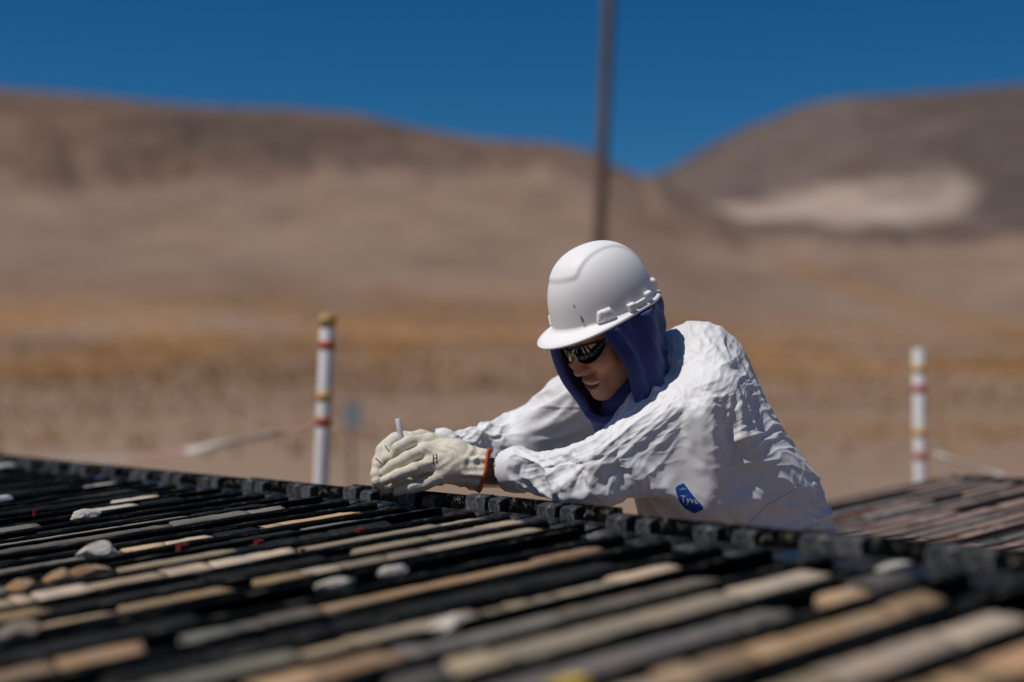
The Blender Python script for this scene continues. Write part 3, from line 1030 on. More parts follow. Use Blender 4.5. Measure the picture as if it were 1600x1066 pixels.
def chain(X, Y, Z, pts, radii, k=.01):
    d = None
    for i in range(len(pts) - 1):
        q = cone(X, Y, Z, pts[i], pts[i+1], radii[i], radii[i+1])
        d = q if d is None else smin(d, q, k)
    return d

SUIT_RES = .0088
# --- skeleton points, worked out from the photo at about 3 m
SH_N, EL_N, WR_N = P(1110, 624, 2.97), P(935, 715, 2.93), P(788, 737, 3.06)      # near (his left) arm
SH_F, EL_F, WR_F = P(905, 622, 3.27), P(812, 672, 3.36), P(674, 708, 3.14)       # far (his right) arm
PEL, BEL, CHE, UPB = P(1205, 915, 3.17), P(1150, 800, 3.13), P(1096, 690, 3.1), P(1090, 585, 3.13)
NECK = P(1022, 602, 3.15)
FEET = [Vector((.46, 3.1, 0)), Vector((.62, 3.5, 0))]
person = empty('person', (0.54, 3.3, 0))
tag(person, 'bending worker in white coverall, hard hat and gloves marking core in the trays', 'person')

def mat_coverall():
    k = M('white_coverall_fabric', 0.55, 0.25)
    n1 = k.ridged(13, 3, (1, 1, 1), 1.2)
    n3 = k.ridged(34, 3, (1, 1, 1), 0.8)
    n2 = k.noise(260, 3, 0.6)
    dirt = k.noise(5, 6, 0.65)
    c = k.mix(k.ramp(dirt, [(0.45, 0), (0.75, 1)]), (0.78, 0.78, 0.785), (0.68, 0.66, 0.63))
    k.color(c)
    k.b.inputs['Subsurface Weight'].default_value = 0.0
    k.bump(n2, 0.1, 0.0008, k.bump(n3, 0.16, 0.003, k.bump(n1, 0.3, 0.008)))
    return k.m
MT['coverall'] = mat_coverall()

def body_coverall(X, Y, Z):
    d = chain(X, Y, Z, [PEL, BEL, CHE, UPB], [.2, .203, .183, .125], .05)
    d = smin(d, cone(X, Y, Z, UPB, SH_N, .105, .094), .06)
    d = smin(d, cone(X, Y, Z, UPB, SH_F, .115, .092), .06)
    d = smin(d, ell(X, Y, Z, P(1094, 520, 3.1), (.05, .075, .04)), .045)       # its own hood, folded on the nape
    d = smin(d, cone(X, Y, Z, CHE, NECK, .115, .06), .05)
    arm = chain(X, Y, Z, [SH_N, EL_N, WR_N + (EL_N - WR_N) * .12, WR_N], [.087, .064, .047, .04], .025)
    d = smin(d, arm, .03)
    arm = chain(X, Y, Z, [SH_F, EL_F, WR_F], [.088, .068, .045], .025)
    d = smin(d, arm, .03)
    return d

def legs_form(X, Y, Z):
    d = cone(X, Y, Z, PEL, PEL + Vector((0, 0, .02)), .165, .165)
    for s, ft in zip((-1, 1), FEET):
        hip = PEL + Vector((-.02 * s - .02, .09 * s, -.08))
        kn = hip.lerp(Vector((ft.x - .03, ft.y - .02, .45)), 1.0)
        d = smin(d, chain(X, Y, Z, [hip, kn, Vector((ft.x, ft.y, .1))], [.13, .095, .085], .03), .05)
    return d

def cut_verts(me, keep_fn):
    co = np.zeros(len(me.vertices) * 3); me.vertices.foreach_get('co', co)
    keep = keep_fn(co.reshape(-1, 3))
    bm = bmesh.new(); bm.from_mesh(me)
    bm.verts.ensure_lookup_table()
    bmesh.ops.delete(bm, geom=[bm.verts[i] for i in np.nonzero(~keep)[0]], context='VERTS')
    bm.to_mesh(me); bm.free()
    return me

AX_N = (WR_N - EL_N).normalized(); AX_F = (WR_F - EL_F).normalized()
def along(c, p, ax):
    return (c - np.array(p)[None]) @ np.array(ax)
def cuff_keep(c):
    k = np.ones(len(c), bool)
    for p, ax in ((WR_N, AX_N), (WR_F, AX_F)):
        k &= ~((along(c, p, ax) > 0) & (np.linalg.norm(c - np.array(p)[None], axis=1) < .08))
    return k
LOW = .80
suit_lo = (-.18, 2.74, LOW - .06); suit_hi = (.98, 3.6, 1.5)
suit_me = sdf_mesh('coverall', body_coverall, suit_lo, suit_hi, SUIT_RES, link=False, smooth_iters=3)
cut_verts(suit_me, cuff_keep)
suit = link_mesh('coverall', suit_me, MT['coverall'], person)
legs = sdf_mesh('trouser_legs', legs_form, (.1, 2.7, .05), (.95, 3.8, .95), .018, MT['coverall'], person, 2)

# cloth: the loose coverall settles on a slimmer body, so its folds come from slack fabric and gravity
def settle_cloth(o, inner_fn, lo, hi, pins, frames=20, grow=-0.065):
    body = link_mesh('body_form', sdf_mesh('body_form', inner_fn, lo, hi, .016, link=False))
    cm = body.modifiers.new('collision', 'COLLISION')
    body.collision.thickness_outer = .006
    body.collision.cloth_friction = 12
    vg = o.vertex_groups.new(name='pin')
    co = np.zeros(len(o.data.vertices) * 3, np.float32)
    o.data.vertices.foreach_get('co', co)
    w = pins(co.reshape(-1, 3))
    for lev in (1.0, .6, .3):
        ids = np.nonzero((w > lev - .2) & (w <= lev + .2 if lev < 1 else w > .8))[0].tolist()
        if ids: vg.add(ids, lev, 'REPLACE')
    m = o.modifiers.new('cloth', 'CLOTH')
    s = m.settings
    s.quality = 4
    s.mass = 0.12
    s.air_damping = 2
    s.tension_stiffness = 22; s.compression_stiffness = 14; s.shear_stiffness = 9; s.bending_stiffness = 0.12
    s.tension_damping = 8; s.compression_damping = 8; s.shear_damping = 8; s.bending_damping = 0.6
    s.vertex_group_mass = 'pin'
    s.pin_stiffness = 2.0
    s.shrink_min = grow; s.shrink_max = grow
    s.effector_weights.gravity = .35
    m.collision_settings.distance_min = .004
    m.collision_settings.collision_quality = 2
    m.collision_settings.use_self_collision = False
    m.point_cache.frame_start, m.point_cache.frame_end = 1, frames
    scene.frame_start, scene.frame_end = 1, frames
    for fr in range(1, frames + 1):
        scene.frame_set(fr)
    dg = bpy.context.evaluated_depsgraph_get()
    me = bpy.data.meshes.new_from_object(o.evaluated_get(dg))
    o.modifiers.clear()
    old = o.data
    o.data = me
    bpy.data.meshes.remove(old)
    bpy.data.objects.remove(body)
    scene.frame_set(1)
    return o

def inner_form(X, Y, Z):
    return body_coverall(X, Y, Z) + .034

def suit_pins(c):
    w = np.zeros(len(c))
    w[c[:, 2] < LOW] = 1
    for q, ax in ((WR_N, AX_N), (WR_F, AX_F)):
        w[(along(c, q, ax) > -.045) & (np.linalg.norm(c - np.array(q)[None], axis=1) < .09)] = 1
    w[np.linalg.norm(c - np.array(NECK)[None], axis=1) < .1] = 1
    return w
settle_cloth(suit, inner_form, suit_lo, suit_hi, suit_pins)

# tension folds the sim is too coarse for: fanning out of the armpit, across the shoulder, and buckled rings on the sleeves
def refine_suit():
    ss = suit.modifiers.new('smooth', 'SUBSURF'); ss.levels = ss.render_levels = 2
    dgr = bpy.context.evaluated_depsgraph_get()
    me = bpy.data.meshes.new_from_object(suit.evaluated_get(dgr))
    suit.modifiers.clear()
    old = suit.data; suit.data = me; bpy.data.meshes.remove(old)
    n = len(me.vertices)
    co = np.zeros(n * 3, np.float32); no = np.zeros(n * 3, np.float32)
    me.vertices.foreach_get('co', co); me.vertex_normals.foreach_get('vector', no)
    c = co.reshape(-1, 3).astype(float); nn = no.reshape(-1, 3).astype(float)
    x, y, z = c.T
    # even out grid-sized lumps first
    ed = np.zeros(len(me.edges) * 2, int); me.edges.foreach_get('vertices', ed); ed = ed.reshape(-1, 2)
    deg_ = np.bincount(ed.ravel(), minlength=n)[:, None]
    for _ in range(6):
        sm = np.zeros_like(c); np.add.at(sm, ed[:, 0], c[ed[:, 1]]); np.add.at(sm, ed[:, 1], c[ed[:, 0]])
        c = c * .45 + sm / np.maximum(deg_, 1) * .55
    x, y, z = c.T
    wob = fbm(x * 5.5 + 40, z * 5.5 + y * 3 + 40, 61, 2)
    wob2 = fbm(x * 11 + 7, z * 11 + y * 6 + 7, 62, 2)
    def ridge(ph):                      # rounded valleys, crisp crests
        return (1 - np.abs(np.sin(ph))) ** 1.25
    disp = np.zeros(n)
    def dist_seg(a, b):
        a, b = np.array(a), np.array(b); d = b - a
        t = np.clip(((c - a) @ d) / (d @ d), 0, 1)
        return np.linalg.norm(c - a - t[:, None] * d, axis=1), t
    dn, tn = dist_seg(SH_N, WR_N)
    den, ten = dist_seg(EL_N, WR_N); dsn, tsn = dist_seg(SH_N, EL_N)
    darm = np.minimum(den, dsn)
    on_arm = smooth01((.105 - darm) / .02) * smooth01((np.array(SH_N)[0] - .02 - x) / .1)
    df1, _ = dist_seg(SH_F, EL_F); df2, tf2 = dist_seg(EL_F, WR_F)
    on_far = smooth01((.1 - np.minimum(df1, df2)) / .02) * (1 - on_arm) * smooth01((np.array(SH_F)[0] + .02 - x) / .06)
    torso = (1 - on_arm) * (1 - on_far)
    # fan from the armpit towards the hip and back
    ap = np.array(P(1035, 728, 2.95))
    dx, dz = x - ap[0], z - ap[2]
    r = np.hypot(dx, dz); th = np.arctan2(dz, dx)
    fan = ridge(th * 8.5 + wob * 4 + r * 3) * smooth01((r - .07) / .12) * smooth01((.5 - r) / .2) * smooth01((dx + .02) / .05)
    disp += torso * fan * .0105 * (.5 + wob2 * 1.3).clip(.1, 1.2)
    # creases across the shoulder blade
    sp = np.array(P(1010, 640, 2.95))
    dx, dz = x - sp[0], z - sp[2]
    r = np.hypot(dx, dz); th = np.arctan2(dz, dx)
    sh = ridge(th * 7 + wob * 4.5 + 1.0) * smooth01((r - .08) / .1) * smooth01((.38 - r) / .12) * smooth01((th - .0) / .25)
    disp += (1 - on_arm * .5) * (1 - on_far) * sh * .0075 * (.55 + wob2 * 1.4).clip(.1, 1.2)
    wf = fbm(x * 14 + 3, z * 14 + y * 8 + 3, 63, 2)
    patchy = smooth01((fbm(x * 6 + 11, z * 6 + y * 4 + 11, 64, 3) + .12) / .25)
    ra = np.hypot(x - ap[0], z - ap[2])
    # long papery creases that follow the pull of the cloth
    for q, (fr, amp) in enumerate(((15, .0042), (26, .0026), (44, .0014))):
        pq = smooth01((fbm(x * 5 + 31 * q, z * 5 + y * 3 + 17 * q, 70 + q, 2) + .1) / .2)
        disp += torso * ridge(np.arctan2(z - ap[2], x - ap[0]) * fr + wf * 2.2 + wob * 4 + q) ** 1.6 * pq * amp * smooth01((ra - .09) / .08) * smooth01((x - ap[0] + .02) / .05)
        disp += (1 - on_far) * ridge(th * fr * .9 + wf * 2.2 + wob * 4 + q * 2) ** 1.6 * (1 - pq * .7) * amp * .68 * smooth01((r - .08) / .08) * smooth01((th + .1) / .25)
    # buckled rings on the sleeves
    def sleeve(p0, p1, p2, mask, f, amp):
        nonlocal disp
        a1, a2 = np.array(p1 - p0), np.array(p2 - p1)
        L1, L2 = np.linalg.norm(a1), np.linalg.norm(a2)
        s1 = ((c - np.array(p0)) @ a1) / L1; s2 = ((c - np.array(p1)) @ a2) / L2
        s = np.where(s2 > 0, L1 + s2, s1)
        ax = (a1 + a2) / np.linalg.norm(a1 + a2)
        u = np.cross(ax, (0, 0, 1.)); u /= np.linalg.norm(u); w = np.cross(ax, u)
        t1 = np.clip(s1 / L1, -.6, 1)[:, None]; t2 = np.clip(s2 / L2, 0, 1.5)[:, None]
        k1 = np.array(p0) + t1 * a1; k2 = np.array(p1) + t2 * a2
        w12 = smooth01((s - L1 + .06) / .12)[:, None]          # swing smoothly round the elbow
        q = c - (k1 * (1 - w12) + k2 * w12)
        an = np.arctan2(q @ w, q @ u)
        zig = np.abs(((an * 1.6 / math.pi + .3) % 1) - .5) * 2
        k = ridge(s * f * .62 + zig * 2.3 + wob * 4) * .8 + ridge(s * f * .5 - zig * 2.9 + wob * 5 + 1.3) * .7
        fore = smooth01((s - L1 * .75) / .1)
        hel = ridge(an * 3.5 + s * 22 + wob * 4) * .0055 + ridge(an * 7 + s * 34 + wf * 2.5 + wob * 4 + 1) ** 1.6 * .0032 + ridge(an * 12 - s * 30 + wf * 3 + 2) ** 1.6 * .0016 * patchy
        disp += mask * hel * (1 - fore * .55) * smooth01((s - .02) / .08)
        k = k * (.3 + .7 * fore)
        disp += mask * k * amp * (.55 + wob2 * 1.6).clip(.08, 1.4)
    sleeve(SH_N, EL_N, WR_N, on_arm * smooth01((-.01 - along(c, WR_N, AX_N)) / .07), 62, .0085)
    sleeve(SH_F, EL_F, WR_F, on_far, 62, .0095)
    c = c + nn * (disp * .58 - .002)[:, None]
    me.vertices.foreach_set('co', c.astype(np.float32).ravel())
    me.update()
    me.polygons.foreach_set('use_smooth', [True] * len(me.polygons))
refine_suit()

# --- head
def basis(yaw, pitch):
    a, f = math.radians(yaw), math.radians(pitch)
    Fw = Vector((-math.cos(f) * math.sin(a), -math.cos(f) * math.cos(a), -math.sin(f)))
    Up = Vector((-math.sin(f) * math.sin(a), -math.sin(f) * math.cos(a), math.cos(f)))
    return Fw, Up, Up.cross(Fw).normalized()
HF, HU, HL = basis(52, 33)
HC = P(946, 514, 3.02)
GF, GU, GL = basis(52, 24)
GC = P(945, 486, 3.03)
def hp(f, l, u): return HC + HF * f + HL * l + HU * u
def local(X, Y, Z, c=HC, B=(HF, HL, HU)):
    q = (X - c[0], Y - c[1], Z - c[2])
    return [q[0]*b[0] + q[1]*b[1] + q[2]*b[2] for b in B]

def head_fn(X, Y, Z):
    f, l, u = local(X, Y, Z)
    s = np.abs(l)
    e = lambda c, r: ell(f, l, u, c, r)
    es = lambda c, r: ell(f, s, u, c, r)
    d = e((0, 0, .035), (.098, .074, .098))
    d = smin(d, e((.028, 0, -.03), (.066, .062, .08)), .03)
    d = smin(d, cone(f, s, u, (.0, .05, -.062), (.072, .006, -.104), .02, .02), .03)
    d = smin(d, e((.084, 0, -.104), (.017, .021, .016)), .02)
    d = smin(d, es((.07, .04, -.034), (.024, .024, .02)), .022)
    d = smin(d, es((.083, .03, .014), (.014, .028, .009)), .012)
    d = smax(d, -es((.104, .031, -.006), (.018, .017, .013)), .012)          # eye sockets behind the lenses
    d = smin(d, cone(f, l, u, (.088, 0, .002), (.114, 0, -.036), .0075, .0105), .012)
    d = smin(d, es((.103, .0125, -.041), (.0115, .0085, .008)), .006)
    d = smax(d, -es((.108, .007, -.049), (.006, .0042, .005)), .003)
    um = u - 7.0 * l * l                                                       # the mouth curves up into a smile
    d = smin(d, ell(f, l, um, (.086, 0, -.076), (.018, .032, .02)), .012)
    d = smin(d, ell(f + 5 * l * l, l, um, (.1, 0, -.0665), (.0075, .026, .0052)), .004)
    d = smin(d, ell(f + 5 * l * l, l, um, (.097, 0, -.086), (.008, .023, .0062)), .005)
    d = smax(d, -ell(f + 5 * l * l, l, um, (.104, 0, -.0778), (.017, .027, .0074)), .0025)
    d = smax(d, -(cone(f, s, um, (.105, .016, -.056), (.09, .034, -.076), .0025, .003)), .006)   # nose-to-mouth folds
    gf, gl, gu = local(X, Y, Z, GC, (GF, GL, GU))
    d = np.where(gu > -.006, np.maximum(d, ell(gf, gl, gu, (0, 0, 0), (.108, .088, .125))), d)
    nk = cone(X, Y, Z, hp(-.02, 0, -.06), NECK, .056, .062)
    d = smin(d, nk, .03)
    return d

def mat_skin():
    k = M('tanned_skin', 0.5, 0.35)
    at = k.attr('tone')
    n = k.noise(160, 4, 0.6)
    k.color(k.mix(k.ramp(n, [(0.35, 0), (0.7, 0.5)]), at.outputs['Color'], (0.72, 0.66, 0.62), 'MULTIPLY'))
    k.b.inputs['Subsurface Weight'].default_value = 0.12
    k.b.inputs['Subsurface Radius'].default_value = (0.01, 0.004, 0.002)
    k.bump(n, 0.25, 0.0012)
    return k.m
MT['skin'] = mat_skin()

hlo = [min(HC[i], NECK[i]) - .15 for i in range(3)]; hhi = [max(HC[i], NECK[i]) + .15 for i in range(3)]
head = sdf_mesh('body', head_fn, hlo, hhi, .0026, MT['skin'], person, 2)
def tone_head():
    me = head.data
    co = np.zeros(len(me.vertices) * 3); me.vertices.foreach_get('co', co)
    c = co.reshape(-1, 3)
    f, l, u = local(c[:, 0], c[:, 1], c[:, 2])
    t = np.tile(np.array([0.64, 0.3, 0.19]), (len(c), 1))
    um = u - 7 * l * l
    stub = smooth01((-.05 - u) / .03) * smooth01((f + .0) / .03)
    t = mixc(t, stub * .4, (0.26, 0.16, 0.13))
    t = mixc(t, ((np.abs(um + .056) < .006) & (np.abs(l) < .028) & (f > .08)) * .45, (0.14, 0.09, 0.08))
    lips = smooth01((.013 - np.abs(um + .076)) / .004) * smooth01((.027 - np.abs(l)) / .006) * (f > .08)
    t = mixc(t, lips * .8, (0.36, 0.12, 0.1))
    t = mixc(t, smooth01((.022 - np.hypot(f - .112, np.hypot(l, u + .036))) / .012) * .5, (0.44, 0.19, 0.13))
    ca = me.color_attributes.new('tone', 'FLOAT_COLOR', 'POINT')
    ca.data.foreach_set('color', np.concatenate([t, np.ones((len(t), 1))], 1).astype(np.float32).ravel())
tone_head()

MT['teeth'] = mat_plain('teeth_enamel', (0.66, 0.61, 0.54), 0.3, 0.4, vary=.1)
for k in range(-4, 4):          # upper teeth in the open smile
    l0 = (k + .5) * .0058
    w, h = .0027, .003 - abs(k + .5) * .00015
    um0 = -.0752 + 7 * l0 * l0
    f0 = .0958 - 6 * l0 * l0
    m = MB().add([tuple(hp(f0 + df, l0 + dl * w * sc, um0 + du * h)) for du, sc in ((1, .9), (-1, 1)) for df, dl in ((0, -1), (.003, -.7), (.003, .7), (0, 1), (-.006, .8), (-.006, -.8))],
                 [(0,1,7,6), (1,2,8,7), (2,3,9,8), (3,4,10,9), (4,5,11,10), (5,0,6,11), (5,4,3,2,1,0), (6,7,8,9,10,11)])
    o = m.build('tooth', MT['teeth']); o.parent = head

# --- blue sweatshirt hood under the hat
def mat_hood():
    k = M('blue_fleece_hood', 0.9, 0.15)
    n = k.noise(300, 3, 0.6)
    b = k.noise(14, 4, 0.5)
    k.color(k.mix(k.ramp(b, [(0.35, 0), (0.7, 1)]), (0.036, 0.056, 0.2), (0.024, 0.038, 0.14)))
    k.b.inputs['Sheen Weight'].default_value = 0.25
    k.bump(n, 0.3, 0.001, k.bump(b, 0.35, 0.01))
    return k.m
MT['hood'] = mat_hood()

def hood_outer(X, Y, Z):
    f, l, u = local(X, Y, Z)
    fold = .0055 * np.sin(f * 60 + u * 26 + .6) * smooth01((.06 - f) / .05) + .002 * np.sin(u * 60 - f * 130 + 1) * smooth01((.06 - f) / .04)
    d = ell(f, l, u, (-.012, 0, .012), (.128, .102, .13))
    d = smin(d, ell(f, l, u, (.03, 0, -.05), (.1, .1, .11)), .03)
    neck = cone(f, l, u, (.012, 0, -.08), (.008, .0, -.22), .092, .105)
    d = smin(d, neck, .035)
    d = smin(d, cone(f, l, u, (.04, 0, -.15), (.03, .01, -.2), .07, .09), .03)
    return d + fold
def hood_fn(X, Y, Z):
    f, l, u = local(X, Y, Z)
    d = hood_outer(X, Y, Z)
    cut = f - ((.084 - .3 * l) + 2.3 * np.maximum(0, -(u + .14)))
    shell = np.maximum(np.abs(d) - .0045, cut)
    hem = np.sqrt(d ** 2 + (cut * .8) ** 2) - .0098
    hem2 = np.sqrt((d + .001) ** 2 + (cut * .8 + .02) ** 2) - .0062
    shell = np.minimum(shell, cone(f, l, u, (.0, 0, -.13), (.03, 0, -.22), .062, .085))
    shell = smin(shell, hem, .003)
    shell = smin(shell, hem2, .002)
    gu = (X - GC[0]) * GU[0] + (Y - GC[1]) * GU[1] + (Z - GC[2]) * GU[2]
    return np.maximum(np.maximum(shell, -(u + .235)), gu + .009)
qlo = [HC[i] - .27 for i in range(3)]; qhi = [HC[i] + .22 for i in range(3)]
def hood_edge_curve():
    """Where the hood's outer surface meets its face opening, from the far side under the chin to the near side."""
    pts = []
    one = lambda v: np.array([v])
    for u0 in list(np.linspace(.035, -.15, 26)):
        for sg in (1, -1):
            best = None
            ls = np.linspace(0.0, .16, 161) * sg
            fc = (.084 - .3 * ls) + 2.3 * np.maximum(0, -(u0 + .14))
            w = [HC + HF * f_ + HL * l_ + HU * u0 for f_, l_ in zip(fc, ls)]
            X, Y, Z = (np.array([p[i] for p in w]) for i in range(3))
            dd = hood_outer(X, Y, Z)
            k = np.nonzero((dd[:-1] < 0) & (dd[1:] >= 0))[0]
            if len(k): pts.append((sg, u0, w[k[-1]]))
    far = [p for sg, u, p in pts if sg < 0]
    near = [p for sg, u, p in pts if sg > 0]
    return near
hood = sdf_mesh('sweatshirt_hood', hood_fn, qlo, qhi, .0036, MT['hood'], person, 3)

hem_pts = hood_edge_curve()
def hem(off, r, name):
    q = [p + HF * (-off) + HL * .002 for p in hem_pts]
    for _ in range(3):
        q = [q[0]] + [(q[i - 1] + q[i] * 2 + q[i + 1]) / 4 for i in range(1, len(q) - 1)] + [q[-1]]
    MB().tube(q, r, 10).build(name, MT['hem'], None, True).parent = hood
MT['hem'] = mat_plain('sunlit_blue_fleece_hem', (0.085, 0.12, 0.36), 0.9, .15, vary=.2, scale=250, bump=.2)  # hood blue lightened: the hem's sunlit look is put into its colour
if len(hem_pts) > 4:
    hem(.002, .0085, 'hood_hem')
    hem(.019, .0062, 'hood_hem')

# --- hard hat
def gp(f, l, u): return GC + GF * f + GL * l + GU * u
HA, HB, HH = .124, .103, .146
def dome(th, t, off=0.0):
    """Shell point at angle th from the front and elevation t (0 rim, pi/2 crown)."""
    e = 2.35
    ct, st = abs(math.cos(t)), abs(math.sin(t))
    k = (ct ** e + st ** e) ** (-1 / e)
    ct, st = ct * k, st * k
    x, y, z = HA * math.cos(th) * ct, HB * math.sin(th) * ct, HH * st
    n = Vector((x / HA**2, y / HB**2, z / HH**2)).normalized()
    # raised crown panel running front to back
    hw = .044 - .008 * max(0, x / HA)
    s = 1 - min(1, max(0, (abs(y) - hw) / .010)); s = s * s * (3 - 2 * s)
    q = min(1, max(0, (z - (.098 if x > 0 else .06)) / .012)); q = q * q * (3 - 2 * q)
    r = .0034 * s * q
    # shallow swage line along the side
    p = Vector((x, y, z)) + n * (r + off)
    return p
def brim_w(th):
    c = max(0, math.cos(th))
    return .0105 + .042 * c ** 1.7
def build_hat():
    n, m = 180, 72
    v, f = [], []
    def ring(fn):
        i0 = len(v)
        for k in range(n):
            v.append(gp(*fn(2 * math.pi * k / n)))
        return i0
    def join(a, b):
        for k in range(n):
            k2 = (k + 1) % n
            f.append((a + k, a + k2, b + k2, b + k))
    rings = []
    def brim(wf, dz, inner=0.0):
        def fn(th):
            w = brim_w(th) * wf
            c, s = math.cos(th), math.sin(th)
            dr = -.010 * max(0, c) ** 2 * wf - .003 * wf
            return (c * (HA + w - inner), s * (HB + w * (.9) - inner), dr + dz)
        return fn
    rings.append(ring(brim(0, -.004, .004)))
    rings.append(ring(brim(.5, -.0035)))
    rings.append(ring(brim(.96, -.0035)))
    rings.append(ring(brim(1.0, -.001)))
    rings.append(ring(brim(.985, .0012)))
    rings.append(ring(brim(.6, .0018)))
    rings.append(ring(brim(.2, .003)))
    for j in range(0, m):
        t = .045 + (math.pi / 2 - .05) * j / (m - 1)
        rings.append(ring(lambda th: tuple(dome(th, t))))
    for a, b in zip(rings[:-1], rings[1:]): join(a, b)
    top = len(v); v.append(gp(*dome(0, math.pi / 2)))
    for k in range(n): f.append((rings[-1] + k, rings[-1] + (k + 1) % n, top))
    # inner face
    inn = [rings[0]]
    for j in range(0, 12):
        t = .02 + (math.pi / 2 - .03) * j / 11
        inn.append(ring(lambda th: tuple(dome(th, t, -.0045))))
    for a, b in zip(inn[:-1], inn[1:]):
        for k in range(n):
            k2 = (k + 1) % n
            f.append((b + k, b + k2, a + k2, a + k))
    top2 = len(v); v.append(gp(*dome(0, math.pi / 2, -.0045)))
    for k in range(n): f.append((top2, inn[-1] + (k + 1) % n, inn[-1] + k))
    return obj_pd('hard_hat', v, f, MT['hat'], person)

def mat_hat():
    k = M('white_hat_plastic', 0.5, 0.25)
    d = k.noise(9, 7, 0.7)
    sm = k.noise(34, 6, 0.7)
    c = k.mix(k.ramp(d, [(0.5, 0), (0.78, 0.7)]), (0.86, 0.855, 0.845), (0.78, 0.76, 0.73))
    c = k.mix(k.ramp(sm, [(0.74, 0), (0.79, 0.8)]), c, (0.3, 0.25, 0.19))
    k.color(c)
    k.roughness(k.ramp(d, [(0.3, 0.4), (0.75, 0.6)]))
    return k.m
MT['hat'] = mat_hat()
hat = build_hat()
def patch(name, th0, th1, h0, h1, off, nx=18, nz=8, mat='hat', skew=0):
    """A moulded boss standing proud of the shell, edges rounded off."""
    v, f = [], []
    for layer in (1, 0):
        for i in range(nx + 1):
            for j in range(nz + 1):
                a, b = i / nx, j / nz
                e = min(1, min(a, 1 - a) * 7, min(b, 1 - b) * 3.2)
                e = math.sqrt(1 - (1 - e) ** 2)
                z = h0 + (h1 - h0) * b
                t = math.asin(min(.99, max(.02, z / HH)))
                th = math.radians(th0 + (th1 - th0) * a + skew * b * (1 if a < .5 else -1))
                v.append(gp(*dome(th, t, (-.003 if not layer else -.002 + (off + .002) * e))))
    s = (nx + 1) * (nz + 1)
    for i in range(nx):
        for j in range(nz):
            a = i * (nz + 1) + j
            f.append((a, a + nz + 1, a + nz + 2, a + 1))
            f.append((s + a + 1, s + a + nz + 2, s + a + nz + 1, s + a))
    o = obj_pd(name, v, f, MT[mat])
    o.parent = hat
    return o
for sg in (1, -1):
    patch('side_boss', 42 * sg, 66 * sg, .002, .030, .008, skew=5 * sg)
    patch('slot_cover', 78 * sg, 86 * sg, .002, .02, .010)
    patch('slot_cover', 86.5 * sg, 103 * sg, .004, .016, .006)
    patch('slot_cover', 103.5 * sg, 113 * sg, .002, .024, .010)
    patch('rear_boss', 134 * sg, 146 * sg, .002, .034, .009)
# dirt smear and chip on the near side of the shell
MT['smear'] = mat_plain('brown_smear', (0.34, 0.29, 0.2), 0.8, .1, vary=.5, scale=90)
MT['chip'] = mat_plain('dark_chip', (0.06, 0.055, 0.05), 0.8, .1)
def decal(pts, mk, name):
    v, f = [], []
    for r in (0.0, 1.0):
        for th, z in pts:
            t = math.asin(z / HH)
            v.append(gp(*dome(math.radians(th), t, .0006 - .001 * r)))
    n = len(pts)
    f.append(tuple(range(n)))
    f += [(k, n + k, n + (k + 1) % n, (k + 1) % n) for k in range(n)]
    o = obj_pd(name, v, f, MT[mk], smooth=False); o.parent = hat
decal([(23.5, .054), (24.3, .0545), (25.2, .050), (25.0, .0475), (24.3, .048)], 'chip', 'paint_chip')
decal([(28, .026), (28.8, .031), (29.6, .027), (30.8, .025), (31.2, .018), (30, .013), (29.2, .017), (28.2, .014)], 'smear', 'dirt_smear')

# --- sunglasses
MT['lens'] = M('dark_mirror_lens', 0.05, 0.8, 1.0).color((0.2, 0.2, 0.21)).m
MT['frame'] = mat_plain('black_frame_plastic', (0.012, 0.012, 0.013), 0.35)
MT['lime'] = mat_plain('lime_nose_rest', (0.42, 0.55, 0.03), 0.5)
glasses = empty('sunglasses', hp(.1, 0, 0)); 
glasses.parent = person; glasses.matrix_parent_inverse = Matrix.Translation(-person.location)
def gl_child(o):
    o.parent = glasses
    o.matrix_parent_inverse = glasses.matrix_basis.inverted() @ Matrix.Identity(4)
    o.matrix_parent_inverse = (person.matrix_basis @ glasses.matrix_parent_inverse @ glasses.matrix_basis).inverted()
    return o
def wrap_f(l): return .111 - 7.2 * l * l - 250 * l ** 4
for sg in (1, -1):
    v, f = [], []
    nx, nz = 22, 12
    for layer in (0, 1):
        for i in range(nx + 1):
            a = i / nx
            l = .0065 + .0625 * a
            top = .017 + .004 * math.sin(a * math.pi) - .004 * a
            bot = .004 - .025 * math.sin(min(1, a * 1.02) ** .75 * math.pi) ** .62 - .006 * a * (1 - a)
            for j in range(nz + 1):
                b = j / nz
                u = bot + (top - bot) * b
                ff = wrap_f(l) - 4.0 * (u + .004) ** 2 - .0022 * layer
                v.append(hp(ff, l * sg, u))
    s = (nx + 1) * (nz + 1)
    for i in range(nx):
        for j in range(nz):
            a = i * (nz + 1) + j
            q = [(a, a + nz + 1, a + nz + 2, a + 1), (s + a + 1, s + a + nz + 2, s + a + nz + 1, s + a)]
            f += q if sg > 0 else [t[::-1] for t in q]
    gl_child(obj_pd('lens', v, f, MT['lens']))
    pts = [hp(wrap_f(.0065 + .0625 * k / 12) - .0005, sg * (.0065 + .0625 * k / 12), .018 + .004 * math.sin(k / 12 * math.pi) - .004 * k / 12) for k in range(13)]
    gl_child(MB().tube(pts, .0026, 8).build('top_rim', MT['frame'], None, True))
    gl_child(MB().tube([pts[-1], hp(.045, sg * .078, .014), hp(0, sg * .081, .012), hp(-.03, sg * .08, .0)], [.0035, .003, .0028, .0025], 8).build('temple', MT['frame'], None, True))
    gl_child(MB().tube([hp(.1095, 0, .006), hp(.1085, sg * .006, .003), hp(.106, sg * .0105, -.006), hp(.101, sg * .015, -.0155), hp(.099, sg * .021, -.0195)], [.0022, .003, .0032, .003, .0018], 10).build('nose_rest', MT['lime'], None, True))
